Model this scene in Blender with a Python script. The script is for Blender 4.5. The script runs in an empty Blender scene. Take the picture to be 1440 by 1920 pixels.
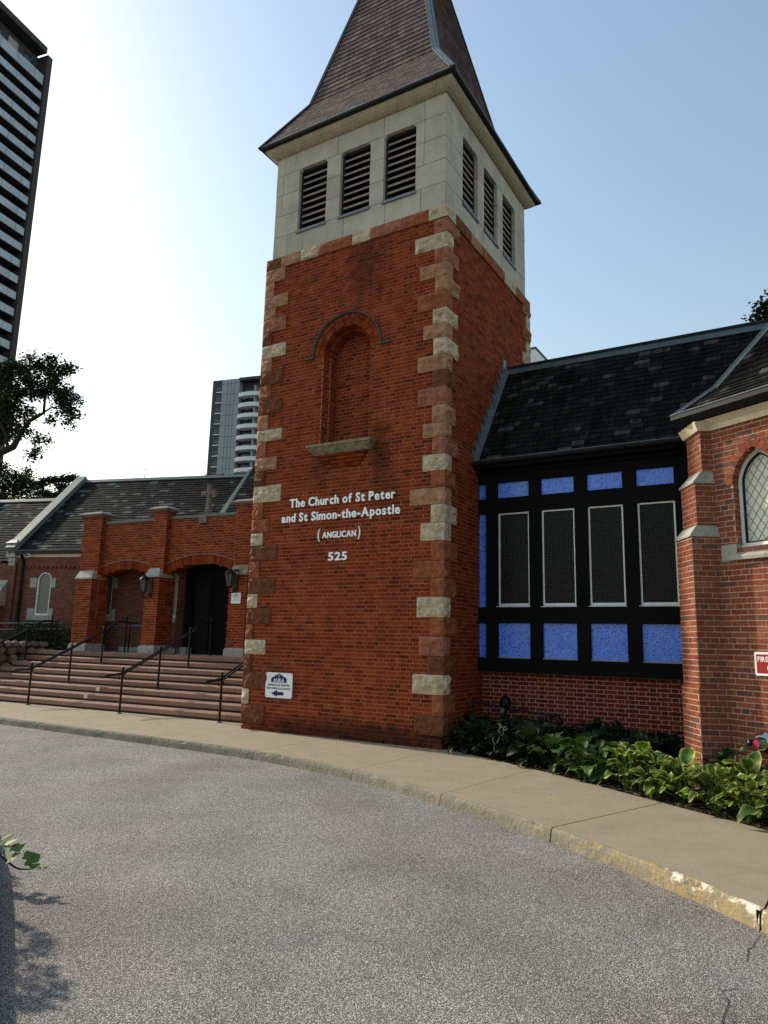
import bpy, bmesh, math, random
import numpy as np
from mathutils import Vector, Matrix, noise

random.seed(7)
rnd = random.random
def U(a, b): return a + (b - a) * random.random()
PI = math.pi
SC = bpy.context.scene
COL = SC.collection

# ------------------------------------------------------------------ camera, light, exposure
CAM = Vector((5.23392, -10.59357, 1.55225))
RIGHT = Vector((0.85793, 0.51319, 0.02431)); DOWN = Vector((-0.07218, 0.16725, -0.98327)); FWD = Vector((-0.50867, 0.84182, 0.18053))
cd = bpy.data.cameras.new('camera'); cam = bpy.data.objects.new('camera', cd); COL.objects.link(cam)
cd.sensor_fit = 'VERTICAL'; cd.sensor_height = 24.0; cd.lens = 24.0 * 1343.4 / 1920.0
cd.clip_start = 0.05; cd.clip_end = 2000
mw = Matrix((( RIGHT.x, -DOWN.x, -FWD.x, CAM.x), (RIGHT.y, -DOWN.y, -FWD.y, CAM.y), (RIGHT.z, -DOWN.z, -FWD.z, CAM.z), (0, 0, 0, 1)))
cam.matrix_world = mw
SC.camera = cam

SUN_AZ, SUN_EL = -86.0, 31.0
world = bpy.data.worlds.new("World"); SC.world = world; world.use_nodes = True
nt = world.node_tree
sky = nt.nodes.new('ShaderNodeTexSky'); sky.sky_type = 'NISHITA'; sky.sun_disc = False
sky.sun_elevation = math.radians(SUN_EL); sky.sun_rotation = math.radians(SUN_AZ % 360)
sky.air_density = 1.75; sky.dust_density = 1.6; sky.ozone_density = 1.1; sky.altitude = 100
bg = nt.nodes['Background']; bg.inputs[1].default_value = 0.145
nt.links.new(sky.outputs[0], bg.inputs[0])
sl = bpy.data.lights.new('sun', 'SUN'); sl.energy = 3.7; sl.angle = math.radians(1.8); sl.color = (1.0, 0.90, 0.74)
so = bpy.data.objects.new('sun', sl); COL.objects.link(so)
a_, e_ = math.radians(SUN_AZ), math.radians(SUN_EL)
sdir = Vector((math.sin(a_) * math.cos(e_), math.cos(a_) * math.cos(e_), math.sin(e_)))
so.rotation_euler = sdir.to_track_quat('Z', 'Y').to_euler(); so.location = sdir * 60
SC.view_settings.view_transform = 'Standard'; SC.view_settings.look = 'None'
SC.view_settings.exposure = 0.42; SC.view_settings.gamma = 1.0; SC.view_settings.use_curve_mapping = False
SC.render.engine = 'CYCLES'
SC.cycles.use_denoising = False; SC.cycles.max_bounces = 6; SC.cycles.diffuse_bounces = 3; SC.cycles.glossy_bounces = 3

# ------------------------------------------------------------------ materials
def mat(name, cols, rough=.85, var=.18, scale=6, bump=.25, bscale=45, metal=0, spec=.3, ramp=None, grime=None, extra=None, detail=6, stretch=None, bdist=.01):
    """cols: one colour, or a list of colours picked per piece through the face attribute 'rnd'."""
    m = bpy.data.materials.new(name); m.use_nodes = True
    N, L = m.node_tree.nodes, m.node_tree.links
    b = N['Principled BSDF']; b.inputs['Roughness'].default_value = rough; b.inputs['Metallic'].default_value = metal
    b.inputs['Specular IOR Level'].default_value = spec
    geo = N.new('ShaderNodeNewGeometry'); P = geo.outputs['Position']
    if stretch:
        mp = N.new('ShaderNodeMapping'); mp.inputs['Scale'].default_value = stretch; L.new(P, mp.inputs[0]); P2 = mp.outputs[0]
    else: P2 = P
    if isinstance(cols, list):
        at = N.new('ShaderNodeAttribute'); at.attribute_name = 'rnd'
        r = N.new('ShaderNodeValToRGB'); r.color_ramp.interpolation = 'CONSTANT' if len(cols) > 3 else 'LINEAR'
        els = r.color_ramp.elements
        while len(els) < len(cols): els.new(.5)
        for i, c in enumerate(cols):
            els[i].position = i / len(cols) if len(cols) > 3 else i / (len(cols) - 1); els[i].color = (*c, 1)
        L.new(at.outputs['Fac'], r.inputs[0]); col = r.outputs[0]
    else:
        rg = N.new('ShaderNodeRGB'); rg.outputs[0].default_value = (*cols, 1); col = rg.outputs[0]
    n1 = N.new('ShaderNodeTexNoise'); n1.inputs['Scale'].default_value = scale; n1.inputs['Detail'].default_value = detail
    n1.inputs['Roughness'].default_value = .65
    L.new(P2, n1.inputs['Vector'])
    mr = N.new('ShaderNodeMapRange'); mr.inputs[1].default_value = .25; mr.inputs[2].default_value = .75
    mr.inputs[3].default_value = 1 - var; mr.inputs[4].default_value = 1 + var; L.new(n1.outputs[0], mr.inputs[0])
    hv = N.new('ShaderNodeVectorMath'); hv.operation = 'SCALE'; L.new(col, hv.inputs[0]); L.new(mr.outputs[0], hv.inputs['Scale']); col = hv.outputs[0]
    if grime:   # list of (colour, noise scale, low, high, amount)
        for gc, gs, lo, hi, am in grime:
            n2 = N.new('ShaderNodeTexNoise'); n2.inputs['Scale'].default_value = gs; n2.inputs['Detail'].default_value = 8; n2.inputs['Roughness'].default_value = .7
            L.new(P2, n2.inputs['Vector'])
            m2 = N.new('ShaderNodeMapRange'); m2.inputs[1].default_value = lo; m2.inputs[2].default_value = hi; m2.inputs[4].default_value = am; L.new(n2.outputs[0], m2.inputs[0])
            mx = N.new('ShaderNodeMix'); mx.data_type = 'RGBA'; L.new(m2.outputs[0], mx.inputs[0]); L.new(col, mx.inputs[6]); mx.inputs[7].default_value = (*gc, 1); col = mx.outputs[2]
    if extra: col = extra(N, L, P, col, b)
    L.new(col, b.inputs['Base Color'])
    if bump:
        n3 = N.new('ShaderNodeTexNoise'); n3.inputs['Scale'].default_value = bscale; n3.inputs['Detail'].default_value = 5
        L.new(P2, n3.inputs['Vector'])
        bp = N.new('ShaderNodeBump'); bp.inputs['Strength'].default_value = bump; bp.inputs['Distance'].default_value = bdist
        L.new(n3.outputs[0], bp.inputs['Height']); L.new(bp.outputs[0], b.inputs['Normal'])
    return m

def stain(spots, colour=(.012, .010, .008)):
    """dirt with a shape of its own at places on a wall: (x, y, z, half sizes x y z, amount)"""
    def f(N, L, P, col, b):
        nz = N.new('ShaderNodeTexNoise'); nz.inputs['Scale'].default_value = 5; nz.inputs['Detail'].default_value = 7
        L.new(P, nz.inputs['Vector'])
        for x, y, z, hx, hy, hz, am in spots:
            s = N.new('ShaderNodeVectorMath'); s.operation = 'SUBTRACT'; L.new(P, s.inputs[0]); s.inputs[1].default_value = (x, y, z)
            d = N.new('ShaderNodeVectorMath'); d.operation = 'DIVIDE'; L.new(s.outputs[0], d.inputs[0]); d.inputs[1].default_value = (hx, hy, hz)
            l = N.new('ShaderNodeVectorMath'); l.operation = 'LENGTH'; L.new(d.outputs[0], l.inputs[0])
            ad = N.new('ShaderNodeMath'); ad.operation = 'MULTIPLY_ADD'; L.new(nz.outputs[0], ad.inputs[0]); ad.inputs[1].default_value = 1.5; L.new(l.outputs['Value'], ad.inputs[2])
            mr = N.new('ShaderNodeMapRange'); mr.inputs[1].default_value = 2.0; mr.inputs[2].default_value = 1.1; mr.inputs[4].default_value = am; L.new(ad.outputs[0], mr.inputs[0])
            mx = N.new('ShaderNodeMix'); mx.data_type = 'RGBA'; L.new(mr.outputs[0], mx.inputs[0]); L.new(col, mx.inputs[6]); mx.inputs[7].default_value = (*colour, 1); col = mx.outputs[2]
        return col
    return f

TOWER_STAINS = [(-1.30, 0, 4.85, .20, .6, .4, .6), (-2.6, 0, 4.75, .3, .6, .3, .4), (-1.7, 0, 8.7, .45, .6, .9, .45), (-1.2, 0, 5.35, .22, .5, .16, .4), (-1.4, 0, 0.05, 3.2, .5, .22, .75), (-1.2, 0, 4.4, .3, .5, .5, .35)]
M = {}
M['brick_tower'] = mat('tower_brick', [(.20,.031,.009), (.235,.040,.011), (.160,.025,.008), (.22,.035,.010), (.105,.020,.008), (.26,.050,.015), (.18,.028,.009), (.21,.036,.010)], spec=.08, var=.25, scale=30, grime=[((.045,.018,.010), .8, .50, .72, .45), ((.34,.13,.07), 2.3, .66, .8, .35)], bump=.35, bscale=90, extra=stain(TOWER_STAINS))
M['mortar_tower'] = mat('tower_mortar', (.40, .145, .08), spec=.08, grime=[((.12,.05,.03), .8, .50, .72, .5)], var=.3, scale=12, extra=stain(TOWER_STAINS))
M['brick_wing'] = mat('wing_brick', [(.15,.023,.013), (.18,.028,.015), (.12,.020,.012), (.19,.032,.017)], spec=.08, var=.25, scale=30, bump=.5, bscale=70)
M['mortar_wing'] = mat('wing_mortar', (.50, .30, .25), spec=.08, var=.25, scale=12)
M['brick_apse'] = mat('apse_brick', [(.221,.061,.031), (.246,.070,.034), (.189,.056,.033), (.213,.059,.030), (.164,.056,.037), (.230,.070,.033), (.254,.094,.049), (.197,.053,.028), (.123,.061,.045), (.213,.064,.037)], spec=.1, var=.3, scale=25, bump=.6, bscale=60,
                      grime=[((.36,.24,.20), 9, .60, .78, .5)])
M['mortar_apse'] = mat('apse_mortar', (.45, .30, .235), spec=.08, var=.3, scale=10)
M['brick_porch'] = mat('porch_brick', [(.205,.035,.010), (.24,.044,.012), (.17,.029,.009), (.25,.050,.013), (.12,.023,.009)], spec=.08, var=.25, scale=18, bump=.4, bscale=80, grime=[((.03,.012,.010), 1.6, .52, .75, .6)])
M['mortar_porch'] = mat('porch_mortar', (.40, .155, .08), var=.25, scale=10)
M['brick_nave'] = mat('nave_brick', [(.13,.045,.028), (.16,.055,.034), (.11,.038,.026), (.18,.06,.036)], var=.25, scale=18)
M['mortar_nave'] = mat('nave_mortar', (.20, .10, .075), var=.25, scale=10)
def rock(name, c, g): return mat(name, c, var=.45, scale=9, bump=1, bscale=48, bdist=.02, spec=.12, grime=[(g, 5, .5, .7, .7), ((c[0]*.3,c[1]*.3,c[2]*.3), 16, .55, .72, .55)])
M['rock_b'] = rock('buff_sandstone', (.52,.42,.29), (.33,.23,.14))
M['rock_t'] = rock('tan_sandstone', (.38,.205,.12), (.30,.13,.07))
M['rock_p'] = rock('pink_sandstone', (.33,.125,.08), (.24,.09,.045))
M['rock_r'] = rock('red_sandstone', (.30,.095,.045), (.20,.09,.04))
M['rock_d'] = rock('dark_sandstone', (.17,.062,.030), (.10,.05,.025))
M['limestone'] = mat('limestone', [(.44,.40,.325), (.48,.435,.355), (.40,.365,.30)], var=.16, scale=3, bump=.25, bscale=60, grime=[((.24,.23,.17), 1.6, .5, .75, .55), ((.58,.55,.46), 2.6, .62, .8, .4)])
M['joint'] = mat('stone_joint', (.16,.14,.11), var=.2)
M['cornice'] = mat('cornice_stone', (.40,.34,.25), var=.18, scale=4, grime=[((.18,.15,.10), 3, .55, .75, .5)])
M['sill_stone'] = mat('weathered_sill_stone', (.26,.23,.14), var=.4, scale=9, bump=.5, grime=[((.07,.07,.035), 6, .45, .65, .8)])
M['grey_stone'] = mat('grey_stone', (.36,.35,.31), var=.2, scale=8, bump=.4, grime=[((.12,.12,.09), 5, .52, .72, .6)])
M['cap_stone'] = mat('brownish_cap_stone', (.17,.135,.12), var=.3, scale=9, bump=.5, grime=[((.05,.04,.035), 5, .5, .7, .6)])
M['dark_metal'] = mat('dark_metal_flashing', (.018,.020,.022), rough=.55, var=.3, scale=4, bump=.05, metal=.0, spec=.2)
M['hood'] = mat('weathered_hood_lead', (.06,.07,.062), rough=.6, var=.3, scale=5, bump=.1, spec=.2)
M['lead'] = mat('weathered_lead', (.16,.18,.20), rough=.5, var=.3, scale=5, bump=.1, metal=.5)
M['copper'] = mat('pale_green_copper', (.13,.165,.148), rough=.6, var=.2, scale=5, bump=.1, metal=.15, grime=[((.16,.18,.17), 4, .55, .75, .5)])
M['ridge_copper'] = mat('dull_ridge_metal', (.10,.125,.13), rough=.6, var=.25, scale=4, bump=.1, metal=.3)
M['tile'] = mat('spire_tile', [(.125,.088,.078), (.165,.118,.102), (.10,.070,.064), (.20,.145,.125), (.14,.095,.088)], rough=.8, var=.25, scale=20, bump=.3, bscale=70)
M['tile_under'] = mat('spire_boarding', (.02,.016,.015))
M['shingle'] = mat('dark_shingle', [(.013,.013,.012), (.020,.020,.018), (.009,.009,.008), (.030,.029,.026), (.015,.015,.014), (.011,.011,.010), (.075,.073,.068), (.010,.010,.009), (.024,.023,.021), (.014,.014,.013), (.012,.012,.011), (.018,.018,.016)], spec=.08, rough=.9, var=.5, scale=14, bump=.6, bscale=50, stretch=(6,1,1), grime=[((.003,.003,.003), 1.0, .46, .62, .8), ((.10,.10,.095), 7, .62, .75, .55)])
M['shingle_nave'] = mat('nave_slate', [(.010,.011,.011), (.015,.016,.016), (.007,.008,.008), (.10,.102,.10), (.013,.014,.014), (.024,.025,.025), (.009,.009,.010), (.012,.012,.013), (.010,.010,.010), (.020,.020,.020)], spec=.1, rough=.85, var=.4, scale=10, bump=.5, stretch=(3,3,1), grime=[((.20,.20,.20), 5, .64, .78, .5), ((.012,.012,.012), .8, .5, .7, .5)])
M['shingle_under'] = mat('roof_underlay', (.008,.008,.009))
M['louvre'] = mat('brown_louvre', [(.26,.20,.15), (.30,.23,.17), (.22,.17,.13)], rough=.7, var=.2, scale=10)
M['void'] = mat('dark_interior', (.006,.006,.006), var=0, bump=0)  # shade of unlit interiors put into a near-black colour
M['black_timber'] = mat('black_painted_timber', (.0045,.0045,.005), spec=.1, rough=.7, var=.3, scale=12, bump=.3, bscale=60)
M['alu'] = mat('aluminium_frame', (.72,.74,.74), rough=.4, var=.1, metal=.3, bump=.05)
M['white_frame'] = mat('white_painted_frame', (.72,.73,.72), rough=.5, var=.08, bump=.1)
M['wire'] = mat('grey_wire', (.11,.115,.11), rough=.6, var=.1, metal=.2, bump=0)
M['glass'] = mat('dark_window_glass', (.003,.004,.004), rough=.3, var=.4, scale=1.3, bump=.3, bscale=7, spec=.1)
M['cream'] = mat('cream_painted_trim', (.62,.54,.40), rough=.6, var=.15, scale=5, grime=[((.16,.13,.09), 7, .6, .8, .4)])
M['rail'] = mat('black_iron', (.004,.004,.005), rough=.45, var=.2, bump=.05, spec=.2)
M['pink_step'] = mat('pink_granite_step', [(.25,.135,.095), (.215,.112,.078), (.275,.152,.11), (.235,.13,.10)], rough=.75, var=.2, scale=12, bump=.3, grime=[((.10,.07,.055), 3.5, .52, .75, .5), ((.5,.36,.30), 8, .66, .8, .4)])
M['step_dark'] = mat('shadowed_step_bed', (.05,.035,.03))  # shadow line under the nosings is put into this dark colour
M['soil'] = mat('dark_soil', (.022,.016,.011), bump=.8, bscale=20, bdist=.03)
M['white_paint'] = mat('white_letter', (.97,.97,.97), rough=.45, var=.02, bump=0)
M['sign_white'] = mat('white_sign_board', (.80,.82,.84), rough=.4, var=.05, bump=0)
M['navy'] = mat('navy_print', (.008,.010,.09), rough=.5, var=.05, bump=0)
M['black_print'] = mat('black_print', (.01,.01,.012), rough=.5, var=.05, bump=0)
M['sign_red'] = mat('red_print', (.30,.008,.010), rough=.45, var=.08, bump=0)
M['chrome'] = mat('chrome', (.6,.62,.62), rough=.18, var=.1, metal=1, bump=.05)
M['red_cap'] = mat('faded_red_cap', (.40,.02,.08), rough=.5, var=.25, scale=30)
M['bark'] = mat('bark', (.035,.028,.022), var=.4, scale=8, bump=1, bscale=20, bdist=.03)
M['leaf_dark'] = mat('dark_tree_leaf', [(.020,.040,.010), (.035,.065,.016), (.016,.032,.010), (.055,.09,.022)], rough=.7, var=.3, scale=2, bump=0)
M['leaf_shrub'] = mat('shrub_leaf', [(.05,.085,.03), (.07,.11,.04), (.035,.06,.022), (.09,.12,.05)], rough=.7, var=.3, scale=4, bump=0)
M['leaf_vine'] = mat('vine_leaf', [(.07,.12,.02), (.11,.16,.03), (.05,.10,.02), (.22,.24,.06)], rough=.6, var=.3, scale=20, bump=0)
M['bleached'] = mat('bleached_twig', (.62,.62,.60), rough=.7, var=.2, scale=20)
M['stem'] = mat('brown_stem', (.07,.04,.025), rough=.8, var=.2)
M['lantern_glass'] = mat('smoky_lantern_glass', (.10,.11,.09), rough=.25, var=.2, bump=.05, spec=.6)
M['field_stone'] = mat('reddish_field_stone', [(.17,.10,.08), (.13,.075,.06), (.21,.14,.115), (.24,.18,.15)], var=.35, scale=8, bump=.8, bscale=20, bdist=.03)
M['rubber'] = mat('dark_joint', (.01,.01,.01), bump=.2)
M['ground'] = mat('dull_ground', (.10,.10,.075), var=.3, scale=.5)
M['hr_dark'] = mat('highrise_dark', (.05,.055,.065), rough=.6, var=.2, scale=.4, bump=0)
M['hr_fin'] = mat('highrise_brown_fin', (.055,.045,.045), rough=.7, var=.15, scale=.3, bump=0)
M['hr_band'] = mat('highrise_parapet', (.42,.47,.54), rough=.4, var=.25, scale=.5, bump=0)
M['hr_glass'] = mat('highrise_glass', (.03,.04,.05), rough=.15, var=.4, scale=.5, bump=0, spec=.6)
M['hr_curtain'] = mat('pale_curtain', (.35,.35,.32), var=.1, bump=0)
M['hr_panel'] = mat('bluegrey_panel', (.32,.35,.39), rough=.6, var=.1, scale=.3, bump=0)
M['hr_white'] = mat('white_balcony_front', (.75,.78,.80), rough=.6, var=.1, scale=.6, bump=0)

def leaf_mat(name, green, edge, amount, lo, hi):
    m = bpy.data.materials.new(name); m.use_nodes = True; N, L = m.node_tree.nodes, m.node_tree.links; b = N['Principled BSDF']
    b.inputs['Roughness'].default_value = .5; b.inputs['Specular IOR Level'].default_value = .3
    at = N.new('ShaderNodeAttribute'); at.attribute_name = 'edge'
    mr = N.new('ShaderNodeMapRange'); mr.inputs[1].default_value = lo; mr.inputs[2].default_value = hi; mr.inputs[4].default_value = amount; L.new(at.outputs['Fac'], mr.inputs[0])
    oi = N.new('ShaderNodeObjectInfo')
    nz = N.new('ShaderNodeMapRange'); L.new(oi.outputs['Random'], nz.inputs[0]); nz.inputs[3].default_value = .45; nz.inputs[4].default_value = 1.45
    mx = N.new('ShaderNodeMix'); mx.data_type = 'RGBA'; L.new(mr.outputs[0], mx.inputs[0]); mx.inputs[6].default_value = (*green, 1); mx.inputs[7].default_value = (*edge, 1)
    sc = N.new('ShaderNodeVectorMath'); sc.operation = 'SCALE'; L.new(mx.outputs[2], sc.inputs[0]); L.new(nz.outputs[0], sc.inputs['Scale'])
    L.new(sc.outputs[0], b.inputs['Base Color'])
    geo = N.new('ShaderNodeAttribute'); geo.attribute_name = 'vein'
    bp = N.new('ShaderNodeBump'); bp.inputs['Strength'].default_value = .6; bp.inputs['Distance'].default_value = .01; L.new(geo.outputs['Fac'], bp.inputs['Height']); L.new(bp.outputs[0], b.inputs['Normal'])
    tr = N.new('ShaderNodeBsdfTranslucent'); L.new(sc.outputs[0], tr.inputs[0]); ms = N.new('ShaderNodeMixShader'); ms.inputs[0].default_value = .3
    L.new(b.outputs[0], ms.inputs[1]); L.new(tr.outputs[0], ms.inputs[2]); L.new(ms.outputs[0], N['Material Output'].inputs[0])
    return m
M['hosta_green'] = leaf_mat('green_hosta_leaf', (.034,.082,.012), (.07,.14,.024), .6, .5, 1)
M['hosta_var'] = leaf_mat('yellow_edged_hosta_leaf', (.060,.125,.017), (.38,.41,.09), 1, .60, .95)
M['hosta_shaded'] = leaf_mat('shaded_hosta_leaf', (.011,.028,.006), (.02,.042,.009), .6, .5, 1)  # darker copy of the leaf: shade on these hostas is put into the colour

# asphalt
def asphalt():
    m = bpy.data.materials.new('worn_asphalt'); m.use_nodes = True; N, L = m.node_tree.nodes, m.node_tree.links; b = N['Principled BSDF']
    b.inputs['Roughness'].default_value = .85; b.inputs['Specular IOR Level'].default_value = .25
    P = N.new('ShaderNodeNewGeometry').outputs['Position']
    v = N.new('ShaderNodeTexVoronoi'); v.inputs['Scale'].default_value = 165; L.new(P, v.inputs['Vector'])
    r = N.new('ShaderNodeValToRGB'); e = r.color_ramp.elements; e[0].position = .0; e[0].color = (.145,.14,.13,1); e[1].position = 1; e[1].color = (.98,.95,.89,1)
    for p, c in ((.35,(.225,.217,.202,1)), (.62,(.37,.357,.33,1)), (.85,(.58,.56,.52,1))):
        x = e.new(p); x.color = c
    sp = N.new('ShaderNodeSeparateColor'); L.new(v.outputs['Color'], sp.inputs[0]); L.new(sp.outputs[0], r.inputs[0])
    d = N.new('ShaderNodeMapRange'); d.inputs[1].default_value = .0; d.inputs[2].default_value = .75; d.inputs[3].default_value = 1.15; d.inputs[4].default_value = .40; L.new(v.outputs['Distance'], d.inputs[0])
    s1 = N.new('ShaderNodeVectorMath'); s1.operation = 'SCALE'; L.new(r.outputs[0], s1.inputs[0]); L.new(d.outputs[0], s1.inputs['Scale'])
    n = N.new('ShaderNodeTexNoise'); n.inputs['Scale'].default_value = .9; n.inputs['Detail'].default_value = 7; n.inputs['Roughness'].default_value = .6; L.new(P, n.inputs['Vector'])
    nr = N.new('ShaderNodeMapRange'); nr.inputs[1].default_value = .3; nr.inputs[2].default_value = .7; nr.inputs[3].default_value = .76; nr.inputs[4].default_value = 1.18; L.new(n.outputs[0], nr.inputs[0])
    s2 = N.new('ShaderNodeVectorMath'); s2.operation = 'SCALE'; L.new(s1.outputs[0], s2.inputs[0]); L.new(nr.outputs[0], s2.inputs['Scale'])
    n2 = N.new('ShaderNodeTexNoise'); n2.inputs['Scale'].default_value = .55; n2.inputs['Detail'].default_value = 3; L.new(P, n2.inputs['Vector'])
    m2 = N.new('ShaderNodeMapRange'); m2.inputs[1].default_value = .4; m2.inputs[2].default_value = .62; L.new(n2.outputs[0], m2.inputs[0])
    tint = N.new('ShaderNodeMix'); tint.data_type = 'RGBA'; tint.blend_type = 'MULTIPLY'; L.new(m2.outputs[0], tint.inputs[0]); L.new(s2.outputs[0], tint.inputs[6]); tint.inputs[7].default_value = (1.0,.92,.88,1)
    L.new(tint.outputs[2], b.inputs['Base Color'])
    bp = N.new('ShaderNodeBump'); bp.invert = True; bp.inputs['Strength'].default_value = .9; bp.inputs['Distance'].default_value = .006; L.new(v.outputs['Distance'], bp.inputs['Height']); L.new(bp.outputs[0], b.inputs['Normal'])
    return m
M['asphalt'] = asphalt()

def yellow_kerb(N, L, P, col, b):   # worn remains of yellow and white paint on the kerb to the right
    n = N.new('ShaderNodeTexNoise'); n.inputs['Scale'].default_value = 11; n.inputs['Detail'].default_value = 9; n.inputs['Roughness'].default_value = .75; L.new(P, n.inputs['Vector'])
    s = N.new('ShaderNodeSeparateXYZ'); L.new(P, s.inputs[0])
    fx = N.new('ShaderNodeMapRange'); fx.inputs[1].default_value = .8; fx.inputs[2].default_value = 5.0; fx.inputs[3].default_value = -.25; fx.inputs[4].default_value = .10; L.new(s.outputs[0], fx.inputs[0])
    ad = N.new('ShaderNodeMath'); ad.operation = 'ADD'; L.new(n.outputs[0], ad.inputs[0]); L.new(fx.outputs[0], ad.inputs[1])
    m1 = N.new('ShaderNodeMapRange'); m1.inputs[1].default_value = .44; m1.inputs[2].default_value = .60; m1.inputs[4].default_value = .6; L.new(ad.outputs[0], m1.inputs[0])
    x1 = N.new('ShaderNodeMix'); x1.data_type = 'RGBA'; L.new(m1.outputs[0], x1.inputs[0]); L.new(col, x1.inputs[6]); x1.inputs[7].default_value = (.40,.28,.11,1)
    n2 = N.new('ShaderNodeTexNoise'); n2.inputs['Scale'].default_value = 6; n2.inputs['Detail'].default_value = 9; n2.inputs['Roughness'].default_value = .8; L.new(P, n2.inputs['Vector'])
    fx2 = N.new('ShaderNodeMapRange'); fx2.inputs[1].default_value = 3; fx2.inputs[2].default_value = 4.8; fx2.inputs[3].default_value = -.2; fx2.inputs[4].default_value = .06; L.new(s.outputs[0], fx2.inputs[0])
    fz = N.new('ShaderNodeMapRange'); fz.inputs[1].default_value = -.2; fz.inputs[2].default_value = -.07; fz.inputs[3].default_value = -.05; fz.inputs[4].default_value = .06; L.new(s.outputs[2], fz.inputs[0])
    a2 = N.new('ShaderNodeMath'); a2.operation = 'ADD'; L.new(n2.outputs[0], a2.inputs[0]); L.new(fx2.outputs[0], a2.inputs[1])
    a3 = N.new('ShaderNodeMath'); a3.operation = 'ADD'; L.new(a2.outputs[0], a3.inputs[0]); L.new(fz.outputs[0], a3.inputs[1])
    m3 = N.new('ShaderNodeMapRange'); m3.inputs[1].default_value = .56; m3.inputs[2].default_value = .62; m3.inputs[4].default_value = .85; L.new(a3.outputs[0], m3.inputs[0])
    x2 = N.new('ShaderNodeMix'); x2.data_type = 'RGBA'; L.new(m3.outputs[0], x2.inputs[0]); L.new(x1.outputs[2], x2.inputs[6]); x2.inputs[7].default_value = (.72,.68,.58,1)
    return x2.outputs[2]
M['kerb'] = mat('worn_concrete_kerb', (.20,.18,.135), var=.3, scale=7, bump=.6, bscale=26, bdist=.02, extra=yellow_kerb, grime=[((.07,.065,.05), 3, .55, .8, .5)])
M['walk'] = mat('concrete_pavement', (.285,.24,.165), var=.11, scale=2.6, detail=12, bump=.5, bscale=110, bdist=.005, grime=[((.20,.17,.12), 1.1, .50, .72, .3), ((.16,.135,.09), 22, .58, .7, .4), ((.12,.10,.08), 60, .64, .72, .5), ((.42,.37,.28), 90, .62, .7, .45), ((.13,.11,.08), .7, .56, .70, .35)])

def mosaic():
    m = bpy.data.materials.new('blue_glass_mosaic'); m.use_nodes = True; N, L = m.node_tree.nodes, m.node_tree.links; b = N['Principled BSDF']
    b.inputs['Roughness'].default_value = .22; b.inputs['Specular IOR Level'].default_value = .55
    P = N.new('ShaderNodeNewGeometry').outputs['Position']
    s = N.new('ShaderNodeVectorMath'); s.operation = 'SCALE'; s.inputs['Scale'].default_value = 1 / .0225; L.new(P, s.inputs[0])
    f = N.new('ShaderNodeVectorMath'); f.operation = 'FLOOR'; L.new(s.outputs[0], f.inputs[0]); fr = N.new('ShaderNodeVectorMath'); fr.operation = 'FRACTION'; L.new(s.outputs[0], fr.inputs[0])
    w = N.new('ShaderNodeTexWhiteNoise'); w.noise_dimensions = '3D'
    sep0 = N.new('ShaderNodeSeparateXYZ'); L.new(f.outputs[0], sep0.inputs[0]); cb = N.new('ShaderNodeCombineXYZ'); L.new(sep0.outputs[0], cb.inputs[0]); L.new(sep0.outputs[2], cb.inputs[2]); L.new(cb.outputs[0], w.inputs['Vector'])
    r = N.new('ShaderNodeValToRGB'); r.color_ramp.interpolation = 'CONSTANT'; e = r.color_ramp.elements
    e[0].color = (.012,.05,.50,1); e[1].position = .14; e[1].color = (.05,.19,1,1)
    for p, c in ((.42,(.085,.26,1,1)), (.68,(.045,.16,.95,1)), (.86,(.14,.33,1,1))): x = e.new(p); x.color = c
    L.new(w.outputs['Value'], r.inputs[0])
    sep = N.new('ShaderNodeSeparateXYZ'); L.new(fr.outputs[0], sep.inputs[0])
    def edge(o):
        a = N.new('ShaderNodeMath'); a.operation = 'SUBTRACT'; L.new(o, a.inputs[0]); a.inputs[1].default_value = .5
        c = N.new('ShaderNodeMath'); c.operation = 'ABSOLUTE'; L.new(a.outputs[0], c.inputs[0])
        g = N.new('ShaderNodeMath'); g.operation = 'GREATER_THAN'; L.new(c.outputs[0], g.inputs[0]); g.inputs[1].default_value = .43; return g.outputs[0]
    mxx = N.new('ShaderNodeMath'); mxx.operation = 'MAXIMUM'; L.new(edge(sep.outputs[0]), mxx.inputs[0]); L.new(edge(sep.outputs[2]), mxx.inputs[1])
    mx = N.new('ShaderNodeMix'); mx.data_type = 'RGBA'; L.new(mxx.outputs[0], mx.inputs[0]); L.new(r.outputs[0], mx.inputs[6]); mx.inputs[7].default_value = (.22,.40,1,1)
    L.new(mx.outputs[2], b.inputs['Base Color'])
    return m
M['mosaic'] = mosaic()
M['frosted'] = mat('pale_obscured_glass', (.58,.63,.54), rough=.25, var=.12, scale=3, bump=.1, spec=.5)
M['nave_glass'] = mat('grey_obscured_glass', (.13,.15,.14), rough=.25, var=.1, scale=3, bump=.05, spec=.5)

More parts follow.
